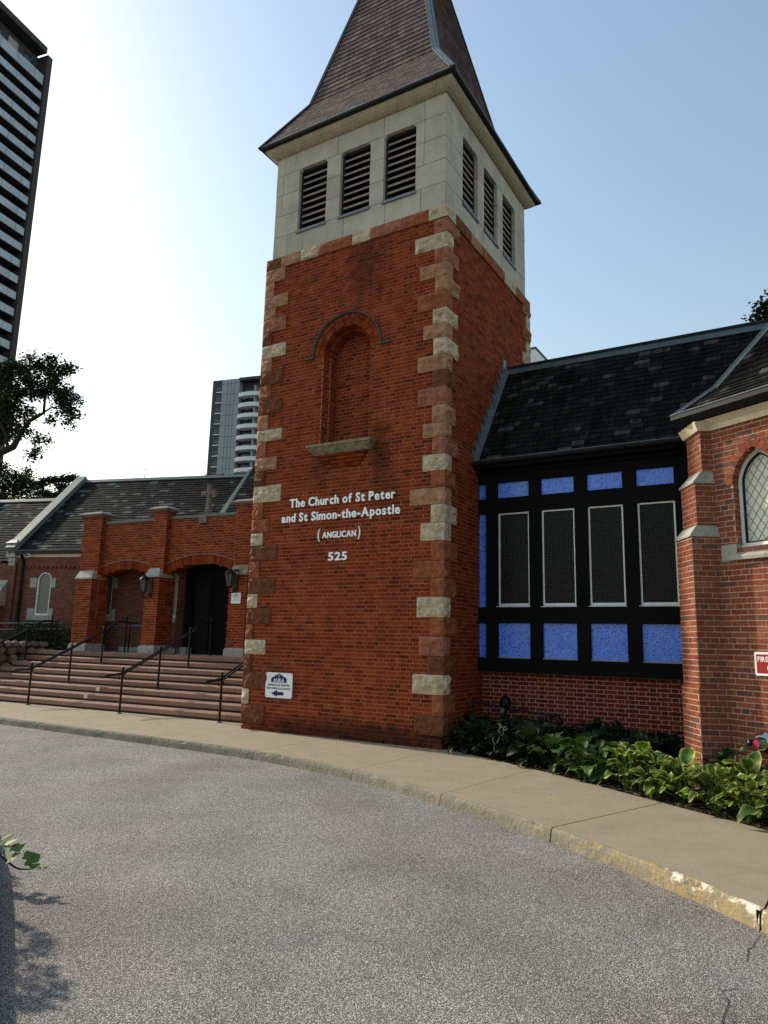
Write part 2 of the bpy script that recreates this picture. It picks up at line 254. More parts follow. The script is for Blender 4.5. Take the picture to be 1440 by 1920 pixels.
# ------------------------------------------------------------------ mesh helpers
class MB:
    def __init__(s): s.v, s.f, s.r = [], [], []
    def poly(s, pts, r=None):
        i = len(s.v); s.v += [tuple(p) for p in pts]; s.f.append(tuple(range(i, i + len(pts)))); s.r.append(rnd() if r is None else r)
    def hexa(s, p, r=None, skip=()):
        """p: 8 points, bottom ring 0-3 then top ring 4-7 (counter-clockwise seen from above)"""
        r = rnd() if r is None else r; i = len(s.v); s.v += [tuple(q) for q in p]
        for k, q in enumerate(((3,2,1,0), (4,5,6,7), (0,1,5,4), (1,2,6,5), (2,3,7,6), (3,0,4,7))):
            if k in skip: continue
            s.f.append(tuple(i + j for j in q)); s.r.append(r)
    def box(s, x0, x1, y0, y1, z0, z1, r=None):
        s.hexa([(x0,y0,z0),(x1,y0,z0),(x1,y1,z0),(x0,y1,z0),(x0,y0,z1),(x1,y0,z1),(x1,y1,z1),(x0,y1,z1)], r)
    def obox(s, o, u, n, a0, a1, d0, d1, z0, z1, r=None, skip=()):
        """box in a wall frame: o origin, u along, n outward normal"""
        def q(a, d, z): return (o[0]+u[0]*a+n[0]*d, o[1]+u[1]*a+n[1]*d, o[2]+z)
        s.hexa([q(a0,d1,z0),q(a1,d1,z0),q(a1,d0,z0),q(a0,d0,z0),q(a0,d1,z1),q(a1,d1,z1),q(a1,d0,z1),q(a0,d0,z1)], r, skip)
    def prism(s, pts, vec, r=None):
        r = rnd() if r is None else r; n = len(pts); i = len(s.v); V = Vector(vec)
        s.v += [tuple(p) for p in pts] + [tuple(Vector(p) + V) for p in pts]
        s.f.append(tuple(range(i, i+n))[::-1]); s.r.append(r); s.f.append(tuple(range(i+n, i+2*n))); s.r.append(r)
        for k in range(n): s.f.append((i+k, i+(k+1)%n, i+n+(k+1)%n, i+n+k)); s.r.append(r)
    def tube(s, pts, rad, n=8, r=None, cap=True):
        r = rnd() if r is None else r; pts = [Vector(p) for p in pts]; rads = rad if isinstance(rad, (list, tuple)) else [rad]*len(pts)
        rings = []; up = Vector((0,0,1))
        for k, p in enumerate(pts):
            t = (pts[min(k+1,len(pts)-1)] - pts[max(k-1,0)]).normalized()
            a = t.cross(up)
            if a.length < .05: a = t.cross(Vector((1,0,0)))
            a.normalize(); b = t.cross(a).normalized()
            if k and rings:
                pass
            i = len(s.v); s.v += [tuple(p + (a*math.cos(2*PI*j/n) + b*math.sin(2*PI*j/n))*rads[k]) for j in range(n)]; rings.append(i)
        for k in range(len(rings)-1):
            for j in range(n):
                s.f.append((rings[k]+j, rings[k]+(j+1)%n, rings[k+1]+(j+1)%n, rings[k+1]+j)); s.r.append(r)
        if cap:
            s.f.append(tuple(rings[0]+j for j in range(n))[::-1]); s.r.append(r); s.f.append(tuple(rings[-1]+j for j in range(n))); s.r.append(r)
    def mesh(s, name, m, smooth=False):
        me = bpy.data.meshes.new(name); me.from_pydata(s.v, [], s.f)
        at = me.attributes.new('rnd', 'FLOAT', 'FACE'); at.data.foreach_set('value', np.array(s.r, dtype=np.float32))
        me.materials.append(M[m] if isinstance(m, str) else m)
        if smooth: me.polygons.foreach_set('use_smooth', [True]*len(me.polygons))
        me.update(); return me

def tag(o, label=None, cat=None, group=None, kind=None):
    if label: o['label'] = label
    if cat: o['category'] = cat
    if group: o['group'] = group
    if kind: o['kind'] = kind
    return o
WLOC = {}
def link(o, parent=None):
    COL.objects.link(o)
    if parent is not None: o.parent = parent
def thing(name, loc, label, cat, group=None):
    o = bpy.data.objects.new(name, None); o.empty_display_size = .2; COL.objects.link(o); o.location = loc; WLOC[o.name] = Vector(loc)
    return tag(o, label, cat, group)
def part(name, mb, m, parent, kind=None, smooth=False, bevel=0, label=None):
    """mesh built in world coordinates; its origin is moved to its own centre"""
    me = mb.mesh(name, m, smooth) if isinstance(mb, MB) else mb
    n = len(me.vertices); co = np.empty(n*3, dtype=np.float32); me.vertices.foreach_get('co', co); co = co.reshape(-1,3)
    c = (co.min(0) + co.max(0)) / 2; co -= c; me.vertices.foreach_set('co', co.ravel()); me.update()
    o = bpy.data.objects.new(name, me); link(o, parent)
    pw = WLOC[parent.name] if parent is not None else Vector((0,0,0))
    o.location = Vector([float(x) for x in c]) - pw; WLOC[o.name] = Vector([float(x) for x in c])
    if bevel:
        b = o.modifiers.new('bevel', 'BEVEL'); b.width = bevel; b.segments = 1; b.limit_method = 'ANGLE'
    if kind: o['kind'] = kind
    if label: o['label'] = label
    return o
def single(name, mb, m, label=None, cat=None, group=None, kind=None, smooth=False, bevel=0):
    return tag(part(name, mb, m, None, None, smooth, bevel), label, cat, group, kind)

NVAR = 10
PIECE = {}
def piece(name, key, build, m, parent, loc, rotz=0.0, tilt=None, kind=None):
    """one small repeated part sharing its mesh with its alikes; mesh is built round its own origin"""
    k = (name, m, key)
    if k not in PIECE:
        mb = MB(); build(mb); PIECE[k] = mb.mesh(name, m)
    o = bpy.data.objects.new(name, PIECE[k]); link(o, parent)
    o.location = Vector(loc) - WLOC[parent.name]
    if tilt is not None: o.rotation_euler = tilt
    else: o.rotation_euler = (0, 0, rotz)
    return o

# ------------------------------------------------------------------ brickwork
PITCH = .069
def brick_spans(bond, row, a, b, L):
    """brick edges along a course between a and b"""
    out = []
    if bond == 'english':
        w = L if row % 2 else L / 2; off = L/4 if row % 2 else 0
        x = math.floor((a - off) / w) * w + off
        while x < b:
            out.append((x, x + w)); x += w
    elif bond == 'flemish':
        x = math.floor(a / (1.5*L)) * 1.5*L + (0 if row % 2 else .75*L) - 1.5*L
        while x < b:
            out.append((x, x + L)); out.append((x + L, x + 1.5*L)); x += 1.5*L
    else:
        hd = (row % 6 == 0); w = L/2 if hd else L; off = (L/4 if hd else (L/2 if row % 2 else 0))
        x = math.floor((a - off) / w) * w + off
        while x < b:
            out.append((x, x + w)); x += w
    return out
class Brickwork:
    def __init__(s, parent, bm, mm, n_parts=300):
        s.parent, s.bm, s.mm, s.n = parent, bm, mm, n_parts; s.items = []; s.back = MB()
    def wall(s, o, u, n, a0, a1, z0, z1, bond='running', L=.22, holes=None, clip=None, pitch=PITCH, proud=.0045, backing=True, zoff=0, vis=1):
        """holes(z)->[(a,b)] to leave out; clip(z)->(a,b)"""
        o = Vector(o); u = Vector(u); n = Vector(n); k0 = math.floor((z0 - zoff) / pitch + 1e-6); z = k0 * pitch + zoff
        while z < z1 - .004:
            zb, zt = max(z, z0), min(z + pitch, z1); zc = (zb + zt) / 2
            A, B = (a0, a1) if clip is None else clip(zc)
            if B > A:
                segs = [(A, B)]
                if holes:
                    for h0, h1 in holes(zc):
                        ns = []
                        for q0, q1 in segs:
                            if h1 <= q0 or h0 >= q1: ns.append((q0, q1)); continue
                            if h0 > q0: ns.append((q0, h0))
                            if h1 < q1: ns.append((h1, q1))
                        segs = ns
                row = int(round(z / pitch))
                for q0, q1 in segs:
                    if q1 - q0 < .01: continue
                    if backing:
                        P = lambda a, zz: o + u*a + Vector((0,0,zz))
                        s.back.poly([P(q0,zb), P(q1,zb), P(q1,zt), P(q0,zt)])
                    for x0, x1 in brick_spans(bond, row, q0, q1, L):
                        x0, x1 = max(x0, q0), min(x1, q1)
                        if x1 - x0 < .03: continue
                        j = .0068
                        s.items.append((o + u*((x0+x1)/2) + Vector((0,0,zc)), u, n, (x1-x0)/2 - j, (zt-zb)/2 - j, proud + U(-.002, .003), vis))
            z += pitch
    def arch(s, o, u, n, cx, cz, r0, r1, t0, t1, w=.07, proud=.010, depth=.10):
        """ring of voussoirs; angles from +u axis"""
        rm = (r0 + r1) / 2; N = max(3, int(abs(t1 - t0) * rm / w)); o, u, n = Vector(o), Vector(u), Vector(n); mb = MB()
        for k in range(N):
            a, b = t0 + (t1-t0)*(k+.06)/N, t0 + (t1-t0)*(k+.94)/N
            q = lambda r, t, d: o + u*(cx + r*math.cos(t)) + Vector((0,0,cz + r*math.sin(t))) + n*d
            pr = proud + U(-.002,.002)
            mb.hexa([q(r0,a,-depth), q(r1,a,-depth), q(r1,b,-depth), q(r0,b,-depth), q(r0,a,pr), q(r1,a,pr), q(r1,b,pr), q(r0,b,pr)])
        ring = MB(); K = 40; d = proud - .007
        for k in range(K):
            a, b = t0 + (t1-t0)*k/K, t0 + (t1-t0)*(k+1)/K
            q = lambda r, t, d: o + u*(cx + r*math.cos(t)) + Vector((0,0,cz + r*math.sin(t))) + n*d
            ring.hexa([q(r0+.004,a,-depth), q(r1,a,-depth), q(r1,b,-depth), q(r0+.004,b,-depth), q(r0+.004,a,d), q(r1,a,d), q(r1,b,d), q(r0+.004,b,d)])
        part('arch_brick_ring', mb, s.bm, s.parent, kind='stuff'); part('arch_mortar', ring, s.mm, s.parent)
    def finish(s):
        part('mortar_bed', s.back, s.mm, s.parent)
        def key(t):
            d = (t[0] - CAM).length
            return t[6] * t[3] * abs((t[0]-CAM).normalized().dot(t[2])) / d**2
        s.items.sort(key=key, reverse=True)
        for c, u, n, hw, hh, pr, _ in s.items[:s.n]:
            w = round(hw*2, 2); h = round(hh*2, 3); v = random.randrange(NVAR)
            def bld(mb, w=w, h=h, v=v):
                e = .0025
                q = lambda a, d, z: (a, d, z)
                f = [q(-w/2+.004,0,-h/2), q(w/2-.004,0,-h/2), q(w/2-.004,.04,-h/2), q(-w/2+.004,.04,-h/2), q(-w/2+.004,0,h/2), q(w/2-.004,0,h/2), q(w/2-.004,.04,h/2), q(-w/2+.004,.04,h/2)]
                mb.hexa(f, (v+.5)/NVAR)
            piece('brick', (w, h, v), bld, s.bm, s.parent, c + n*pr, math.atan2(u.y, u.x))
        mb = MB()
        for c, u, n, hw, hh, pr, _ in s.items[s.n:]:
            z = Vector((0,0,hh)); a = u*hw; f = c + n*pr; g = c - n*.012
            mb.hexa([f-a-z, f+a-z, g+a-z, g-a-z, f-a+z, f+a+z, g+a+z, g-a+z], None, skip=(4,))
        if mb.f: part('brick_courses', mb, s.bm, s.parent, kind='stuff')

def rockblock(o, u, n, v, a0, a1, b0, b1, z0, z1, seed, amp=.062, front=True, side=True, cell=.05):
    """rock faced block: front face in plane (o,u) facing n from a0..a1 ; side face facing v from depth b0..b1. corner arris kept straight"""
    mb = MB(); o, u, n, v = Vector(o), Vector(u), Vector(n), Vector(v); g = .004; z0 += g; z1 -= g
    def grid(A, du, L, nn, flip):
        nx, nz = max(3, round(L/cell)), max(3, round((z1-z0)/cell)); idx = {}
        for i in range(nx+1):
            for k in range(nz+1):
                s, t = i/nx, k/nz; ds, dt = min(s, 1-s)*L, min(t, 1-t)*(z1-z0)
                mask = min(1, min(ds, dt)/.02)
                p = A + du*(L*s) + Vector((0,0,z0 + (z1-z0)*t))
                if 0 < i < nx: p += du*U(-.012,.012)
                if 0 < k < nz: p += Vector((0,0,U(-.012,.012)))
                pv = Vector((p.x*4+p.z*3, p.y*4, p.z*7)) + Vector((seed*3.1, 0, 0)); rid = abs(noise.noise(pv*1.6)); step_ = math.floor((noise.noise(pv) + 1)*3.2)/3.2 - 1
                h = mask*(.004 + amp*(.55 + step_*.9 - rid*.9 + .13*U(-1,1)))
                idx[i,k] = len(mb.v); mb.v.append(tuple(p + nn*max(0, h)))
        for i in range(nx):
            for k in range(nz):
                q = (idx[i,k], idx[i+1,k], idx[i+1,k+1], idx[i,k+1])
                tri = [(q[0],q[1],q[2]), (q[0],q[2],q[3])] if (i+k) % 2 else [(q[0],q[1],q[3]), (q[1],q[2],q[3])]
                for t in tri: mb.f.append(t if not flip else t[::-1]); mb.r.append(.5)
    A = o + u*a0
    grid(A, u, a1-a0, n, False)
    if side:
        B = o + u*a1 + v*0
        grid(B, -n, b1-b0, v, False)
    P = lambda a, b, z: o + u*a - n*b + Vector((0,0,z))
    w = b1-b0
    mb.poly([P(a0,0,z0), P(a1,0,z0), P(a1,w,z0), P(a0,w,z0)][::-1]); mb.poly([P(a0,0,z1), P(a1,0,z1), P(a1,w,z1), P(a0,w,z1)])
    mb.poly([P(a0,0,z0), P(a0,w,z0), P(a0,w,z1), P(a0,0,z1)][::-1]); mb.poly([P(a0,w,z0), P(a1,w,z0), P(a1,w,z1), P(a0,w,z1)][::-1])
    if not side: mb.poly([P(a1,0,z0), P(a1,w,z0), P(a1,w,z1), P(a1,0,z1)])
    return mb

# roof covering: rows of tapered shingles on a sloping plane
def shingles(parent, name, m, eave, u, up, rows, pitch, span, wmin, wmax, thick=.014, n_parts=300, under='shingle_under', jitter=.006, roll=.3):
    """eave: point at a=0,s=0 ; u along eave ; up = unit vector up the slope ; span(s)->(a0,a1)"""
    E, u, up = Vector(eave), Vector(u), Vector(up); nn = u.cross(up).normalized()
    if nn.z < 0: nn = -nn
    items = []
    for k in range(rows):
        s = k*pitch; a0, a1 = span(s + pitch*.5); a = a0 - U(0, wmax)*0
        if a1 - a0 < .05: continue
        x = a0
        first = True
        while x < a1 - .01:
            w = U(wmin, wmax); 
            if first: w *= U(.3, 1); first = False
            y = min(x + w, a1)
            if y - x > .02: items.append((x, y, s + U(-jitter, jitter)))
            x = y
    rot = Matrix((u, up, nn)).transposed().to_euler()
    def at(a, s): return E + u*a + up*s
    items.sort(key=lambda t: (at((t[0]+t[1])/2, t[2]) - CAM).length / (t[1]-t[0])**.5)
    for x, y, s in items[:n_parts]:
        w = round(y-x, 2); v = random.randrange(NVAR)
        def bld(mb, w=w, v=v):
            L = pitch*1.25; h = w/2-.003
            mb.hexa([(-h,0,.002),(h,0,.002),(h,L,-.004),(-h,L,-.004),(-h,0,thick),(h,0,thick*1.05),(h,L,.0),(-h,L,.0)], (v+.5)/NVAR)
        piece(name, (w, v, round(pitch,3), thick), bld, m, parent, at((x+y)/2, s) + nn*.006, tilt=rot)
    mb = MB(); L = pitch*1.25
    for x, y, s in items[n_parts:]:
        g = .003; q = lambda a, t, h: at(a, t) + nn*(h+.006)
        t1 = thick + U(0,.003)
        mb.hexa([q(x+g,s,.002), q(y-g,s,.002), q(y-g,s+L,-.004), q(x+g,s+L,-.004), q(x+g,s,t1), q(y-g,s,t1), q(y-g,s+L,0), q(x+g,s+L,0)], None, skip=(0,4))
    if mb.f: part(name + '_courses', mb, m, parent, kind='stuff')

X, Y, Z = Vector((1,0,0)), Vector((0,1,0)), Vector((0,0,1))
# ------------------------------------------------------------------ ground, road, kerb, pavement
mb = MB(); S = 700
mb.poly([(-S,-S,-.206),(S,-S,-.206),(S,S,-.206),(-S,S,-.206)]); single('ground', mb, 'ground', kind='structure')
mb = MB(); mb.poly([(-45,-30,-.2),(22,-30,-.2),(22,-1,-.2),(-45,-1,-.2)]); single('road', mb, 'asphalt', kind='structure')

def catmull(P, n):
    out = []
    for i in range(len(P)-1):
        p0 = P[max(i-1,0)]; p1, p2 = P[i], P[i+1]; p3 = P[min(i+2, len(P)-1)]
        for k in range(n):
            t = k/n; out.append(tuple(.5*((2*p1[j]) + (-p0[j]+p2[j])*t + (2*p0[j]-5*p1[j]+4*p2[j]-p3[j])*t*t + (-p0[j]+3*p1[j]-3*p2[j]+p3[j])*t**3) for j in (0,1)))
    out.append(tuple(P[-1])); return out
FRONT = [(-26,-1.2),(-20,-1.45),(-15.5,-1.72),(-11.2,-1.84),(-7.31,-1.865),(-4.47,-1.893),(-2.148,-1.99),(-.105,-2.402),(1.496,-3.05),(2.983,-3.78),(4.77,-5.035),(6.3,-6.7),(7.6,-8.8)]
BACK = [(-26,1.2),(-20,1.2),(-15.5,1.2),(-11.3,1.2),(-7.95,1.2),(-4.62,1.2),(-2.12,.9),(.0,.1),(1.78,-.805),(3.636,-1.989),(4.93,-2.84),(7.4,-4.8),(9.6,-7.4)]
NS = 8
fc, bc = catmull(FRONT, NS), catmull(BACK, NS)
walk = thing('pavement', (0,0,-.2), None, None); walk['kind'] = 'structure'
kerb = thing('kerb', (0,-2,-.2), None, None); kerb['kind'] = 'structure'
ZW, KW = -.07, .045
random.seed(11)
for i in range(len(FRONT)-1):
    seg_f, seg_b = [Vector((*p,0)) for p in fc[i*NS:(i+1)*NS+1]], [Vector((*p,0)) for p in bc[i*NS:(i+1)*NS+1]]
    # joint gaps between slabs
    g = .010 if i != 9 and i != 10 else .018
    d = (seg_f[1]-seg_f[0]).normalized(); seg_f[0] = seg_f[0] + d*g; seg_b[0] = seg_b[0] + (seg_b[1]-seg_b[0]).normalized()*g
    ins = []
    for k, p in enumerate(seg_f):
        t = (seg_f[min(k+1,NS)] - seg_f[max(k-1,0)]).normalized(); ins.append(p + Vector((-t.y, t.x, 0))*KW)
    mb = MB()
    for k in range(NS):
        a, b_, c, e = ins[k], ins[k+1], seg_b[k+1], seg_b[k]
        h = .13
        mb.hexa([(*a.xy,ZW-h),(*b_.xy,ZW-h),(*c.xy,ZW-h),(*e.xy,ZW-h),(*a.xy,ZW),(*b_.xy,ZW),(*c.xy,ZW),(*e.xy,ZW)], .5)
    part('pavement_slab', mb, 'walk', walk)
    # the kerb: finely divided, chipped upper arris
    mb = MB(); n = NS*6
    prof = []
    for k in range(n+1):
        t = k/n*NS; j = min(int(t), NS-1); f = t-j
        p = seg_f[j].lerp(seg_f[j+1], f); q = ins[j].lerp(ins[j+1], f)
        wob = .012*noise.noise(Vector((p.x*3, p.y*3, 1))); chip = max(0, noise.noise(Vector((p.x*5, p.y*5, 7))) - .22) * (.10 if p.x > 2.5 else .05)
        d = (q-p).normalized()
        row = [(p - d*(.012-wob), -.21), (p + d*(wob*.5), -.12), (p + d*(.008+chip), ZW-.022-chip*.7), (p + d*min(.040, .022+chip*.6), ZW-.003-chip*.2), (q + d*.001, ZW-.0005)]
        base = len(mb.v); mb.v += [(*r[0].xy, r[1]) for r in row]; prof.append(base)
    for k in range(n):
        for j in range(4):
            mb.f.append((prof[k]+j, prof[k+1]+j, prof[k+1]+j+1, prof[k]+j+1)); mb.r.append(.5)
    for b0, fl in ((prof[0], 1), (prof[-1], 0)):
        f = tuple(b0+j for j in range(5)); mb.f.append(f if fl else f[::-1]); mb.r.append(.5)
    part('kerb_section', mb, 'kerb', kerb)
# dark filler in the wide joint at the right
mb = MB(); p, q = Vector((4.775,-5.03,0)), Vector((4.94,-2.85,0)); d = (q-p).normalized(); s_ = Vector((d.y,-d.x,0))
mb.hexa([(*(p-s_*.02).xy,-.2),(*(p+s_*.02).xy,-.2),(*(q+s_*.02).xy,-.2),(*(q-s_*.02).xy,-.2),(*(p-s_*.02).xy,-.085),(*(p+s_*.02).xy,-.085),(*(q+s_*.02).xy,-.085),(*(q-s_*.02).xy,-.085)])
part('joint_filler', mb, 'rubber', walk)
# yellow chalk dashes on the pavement
M['chalk'] = mat('yellow_chalk', (.62,.52,.06), var=.3, scale=60, bump=0)
for (x, y, dx, dy) in ((2.55,-2.5,.11,-.05), (-1.35,-1.35,.30,-.10)):
    mb = MB(); t = Vector((dx,dy,0)); s_ = Vector((-dy,dx,0)).normalized()*.011; P0 = Vector((x,y,ZW+.003))
    mb.poly([P0-s_, P0+t-s_*.6, P0+t+s_*.6, P0+s_]); part('chalk_mark', mb, 'chalk', walk)
# cracks in the asphalt
mb = MB()
for pts in ([(4.78,-5.12),(4.755,-5.35),(4.735,-5.42),(4.74,-5.6)], [(4.72,-6.02),(4.66,-6.10),(4.705,-6.2),(4.70,-6.45),(4.76,-6.6)]):
    for (xa,ya),(xb,yb) in zip(pts, pts[1:]):
        t = Vector((xb-xa,yb-ya,0)); s_ = Vector((-t.y,t.x,0)).normalized()*.0022
        mb.poly([(xa-s_.x,ya-s_.y,-.1965),(xb-s_.x,yb-s_.y,-.1965),(xb+s_.x,yb+s_.y,-.1965),(xa+s_.x,ya+s_.y,-.1965)])
single('road_crack', mb, 'rubber', kind='structure')
# planting bed
mb = MB(); bedf = [p for p in bc if p[0] > -.05 and p[0] < 9]
N_ = len(bedf)
for k in range(N_-1):
    a, b_ = bedf[k], bedf[k+1]; m_ = 6
    for j in range(m_):
        y = lambda p, t: p[1] + (4.5 - p[1])*t
        zz = lambda x, yy: -.11 + .03*noise.noise(Vector((x*3, yy*3, 0)))
        t0, t1 = (j/m_)**1.6, ((j+1)/m_)**1.6
        q = [(a[0], y(a,t0)), (b_[0], y(b_,t0)), (b_[0], y(b_,t1)), (a[0], y(a,t1))]
        mb.poly([(px, py, zz(px, py)) for px, py in q])
single('planting_bed', mb, 'soil', kind='structure')

# ------------------------------------------------------------------ bell tower
random.seed(21)
TW, TD, TH = 4.15, 4.30, 9.41
tower = thing('bell_tower', (-TW/2, TD/2, -.07), 'tall square red brick bell tower with rough sandstone corners and tiled spire', 'tower')
lower = thing('brick_shaft', (-TW/2, TD/2, 0), None, None); lower.parent = tower; lower.location = Vector((0,0,.07))
WLOC['brick_shaft'] = Vector((-TW/2, TD/2, 0))
BW = Brickwork(lower, M['brick_tower'], M['mortar_tower'])
NCX, NSP, NR = -2.08, 7.0, .54
def niche(z):
    if z < 5.22 or z > NSP + NR: return []
    h = NR if z < NSP else math.sqrt(max(0, NR**2 - (z-NSP)**2)); return [(NCX-h, NCX+h)]
# front wall, niche, niche reveals
BW.wall((0,0,0), X, -Y, -TW+.01, -.01, .0, TH-.2, 'english', holes=niche)
BW.wall((0,0,0), X, -Y, -TW-.012, .012, -.069, .0, 'english', proud=.03)
def niche_in(z):
    h = NR-.07 if z < NSP else math.sqrt(max(0, (NR-.07)**2 - (z-NSP)**2)); return (NCX-h-.02, NCX+h+.02)
BW.wall((0,.36,0), X, -Y, 0, 0, 5.2, NSP+NR-.06, 'english', clip=niche_in)
BW.wall((NCX-NR,0,0), Y, X, .0, .15, 5.22, NSP, 'running', L=.15)
BW.wall((NCX-NR+.07,0,0), Y, X, .15, .36, 5.22, NSP, 'running', L=.21)
BW.wall((NCX-NR,.15,0), X, -Y, .0, .07, 5.22, NSP, 'running', L=.11)
BW.wall((NCX+NR,0,0), Y, -X, .0, .15, 5.22, NSP, 'running', L=.15)
BW.wall((NCX+NR-.07,0,0), Y, -X, .15, .36, 5.22, NSP, 'running', L=.21)
BW.wall((NCX+NR-.07,.15,0), X, -Y, .0, .07, 5.22, NSP, 'running', L=.11)
BW.arch((0,0,0), X, -Y, NCX, NSP, NR-.005, NR+.10, 0, PI, w=.062, proud=.012, depth=.16)
BW.arch((0,0,0), X, -Y, NCX, NSP, NR+.115, NR+.20, 0, PI, w=.062, proud=.022, depth=.08)
BW.arch((0,.15,0), X, -Y, NCX, NSP, NR-.075, NR+.02, 0, PI, w=.062, proud=.0, depth=.22)
# right-hand wall and rear faces
BW.wall((0,0,0), Y, X, .01, TD-.01, -.069, TH-.2, 'english')
BW.finish()
mb = MB(); mb.box(-TW+.004, -.004, .40, TD-.004, -.15, TH-.02); mb.box(-TW+.004, -.008, .008, .41, -.15, 5.18); mb.box(-TW+.004, -.008, .008, .41, 7.62, TH-.02)
mb.box(-TW+.004, NCX-NR-.01, .008, .41, 5.17, 7.63); mb.box(NCX+NR+.01, -.008, .008, .41, 5.17, 7.63)
part('wall_core', mb, 'brick_tower', lower)
# hood mould over the niche
mb = MB(); K = 28
for k in range(K):
    a, b_ = PI*k/K, PI*(k+1)/K; q = lambda r, t, y: (NCX + r*math.cos(t), y, NSP + r*math.sin(t))
    mb.hexa([q(.76,a,-.0),q(.76,a,-.045),q(.76,b_,-.045),q(.76,b_,-.0),q(.792,a,-.0),q(.785,a,-.065),q(.785,b_,-.065),q(.792,b_,-.0)])
for sgn in (-1, 1):
    x0, x1 = NCX + sgn*.752, NCX + sgn*.99
    mb.box(min(x0,x1), max(x0,x1), -.06, 0, NSP-.022, NSP+.010)
part('hood_mould', mb, 'hood', lower)
# niche sill on corbelled bricks
mb = MB()
P = lambda x, y, z: (x, y, z)
mb.hexa([P(-2.66,-.08,4.99),P(-1.50,-.08,4.99),P(-1.50,.3,4.99),P(-2.66,.3,4.99),P(-2.80,-.20,5.12),P(-1.38,-.20,5.12),P(-1.38,.3,5.12),P(-2.80,.3,5.12)])
mb.hexa([P(-2.80,-.215,5.12),P(-1.38,-.215,5.12),P(-1.38,.3,5.12),P(-2.80,.3,5.12),P(-2.80,-.215,5.165),P(-1.38,-.215,5.165),P(-1.36,.36,5.235),P(-2.80,.36,5.235)])
part('niche_sill', mb, 'sill_stone', lower, bevel=.006)
for k, (x0, x1, d, z0, z1) in enumerate(((-2.62,-1.54,.085,4.945,4.99), (-2.57,-1.59,.065,4.88,4.942), (-2.52,-1.64,.045,4.81,4.877), (-2.47,-1.69,.028,4.74,4.806))):
    n_ = 5; w_ = (x1-x0)/n_
    for j in range(n_):
        mb = MB(); mb.box(x0+j*w_+.003, x0+(j+1)*w_-.003, -d, .01, z0+.002, z1-.002); part('corbel_brick', mb, 'brick_tower', lower)
# quoins
QR = [(9.15, 8.87, 0.23, 'p'), (8.87, 8.57, 0.62, 'b'), (8.57, 8.29, 0.22, 'p'), (8.29, 8.02, 0.51, 't'), (8.02, 7.74, 0.2, 't'), (7.74, 7.41, 0.55, 'r'), (7.41, 7.13, 0.24, 'b'), (7.13, 6.86, 0.42, 't'), (6.86, 6.55, 0.22, 'b'), (6.55, 6.26, 0.53, 't'), (6.26, 5.96, 0.23, 'd'), (5.96, 5.63, 0.51, 'p'), (5.63, 5.31, 0.23, 't'), (5.31, 5.05, 0.4, 't'), (5.05, 4.75, 0.22, 'p'), (4.75, 4.46, 0.4, 'b'), (4.46, 4.17, 0.24, 'r'), (4.17, 3.88, 0.64, 't'), (3.88, 3.57, 0.23, 'b'), (3.57, 3.26, 0.42, 'b'), (3.26, 2.93, 0.22, 'r'), (2.93, 2.64, 0.55, 'r'), (2.64, 2.33, 0.22, 'r'), (2.33, 1.99, 0.47, 'b'), (1.99, 1.69, 0.23, 'r'), (1.69, 1.37, 0.42, 'p'), (1.37, 1.08, 0.27, 'd'), (1.08, 0.76, 0.53, 'b'), (0.76, 0.43, 0.17, 'r'), (0.43, 0.13, 0.48, 'd')]
QL = [(9.17, 8.88, 0.47, 't'), (8.88, 8.57, 0.2, 't'), (8.57, 8.3, 0.58, 't'), (8.3, 8.07, 0.27, 't'), (8.07, 7.77, 0.56, 'p'), (7.77, 7.49, 0.21, 'd'), (7.49, 7.21, 0.59, 'b'), (7.21, 6.92, 0.24, 't'), (6.92, 6.63, 0.54, 'd'), (6.63, 6.32, 0.25, 'p'), (6.32, 6.01, 0.55, 'd'), (6.01, 5.69, 0.23, 't'), (5.69, 5.45, 0.6, 'b'), (5.45, 5.12, 0.21, 'p'), (5.12, 4.85, 0.51, 't'), (4.85, 4.54, 0.22, 'd'), (4.54, 4.21, 0.65, 'b'), (4.21, 3.88, 0.23, 'r'), (3.88, 3.61, 0.39, 'r'), (3.61, 3.36, 0.26, 'b'), (3.36, 3.06, 0.62, 'd'), (3.06, 2.73, 0.22, 'r'), (2.73, 2.43, 0.61, 'd'), (2.43, 2.16, 0.21, 'b'), (2.16, 1.86, 0.55, 'd'), (1.86, 1.57, 0.13, 'r'), (1.57, 1.29, 0.47, 'b'), (1.29, 0.98, 0.15, 'd'), (0.98, 0.66, 0.57, 'd'), (0.66, 0.38, 0.13, 'b'), (0.38, 0.04, 0.52, 'd')]
for i, (zt, zb, w, c) in enumerate(QR):
    sw = {.3:0}.get(0, 0) or (.22 if w > .3 else U(.36, .5))
    part('quoin_stone', rockblock((0,-.03,0), X, -Y, X, -w, .03, 0, sw+.03, zb, zt, i), 'rock_'+c, lower)
for i, (zt, zb, w, c) in enumerate(QL):
    part('quoin_stone', rockblock((0,-.03,0), X, -Y, -X, -TW-.03, -TW+w, 0, .3, zb, zt, i+50, side=False), 'rock_'+c, lower)
z = .1; k = 0    # far corner of the right-hand wall
while z < 9.1:
    h = U(.26,.33); w = .22 if k % 2 else .45
    if z > 6.0:
        part('quoin_stone', rockblock((.03,TD,0), Y, X, Y, -w, .03, 0, .3, z, min(z+h, 9.17), k+90), 'rock_'+random.choice('tprbd'), lower)
    z += h; k += 1
BX = [(-TW-.03,-3.80,'d'),(-3.80,-3.28,'t'),(-3.28,-2.83,'b'),(-2.83,-2.03,'r'),(-2.03,-1.61,'b'),(-1.61,-.89,'p'),(-.89,-.35,'r'),(-.35,.035,'b')]
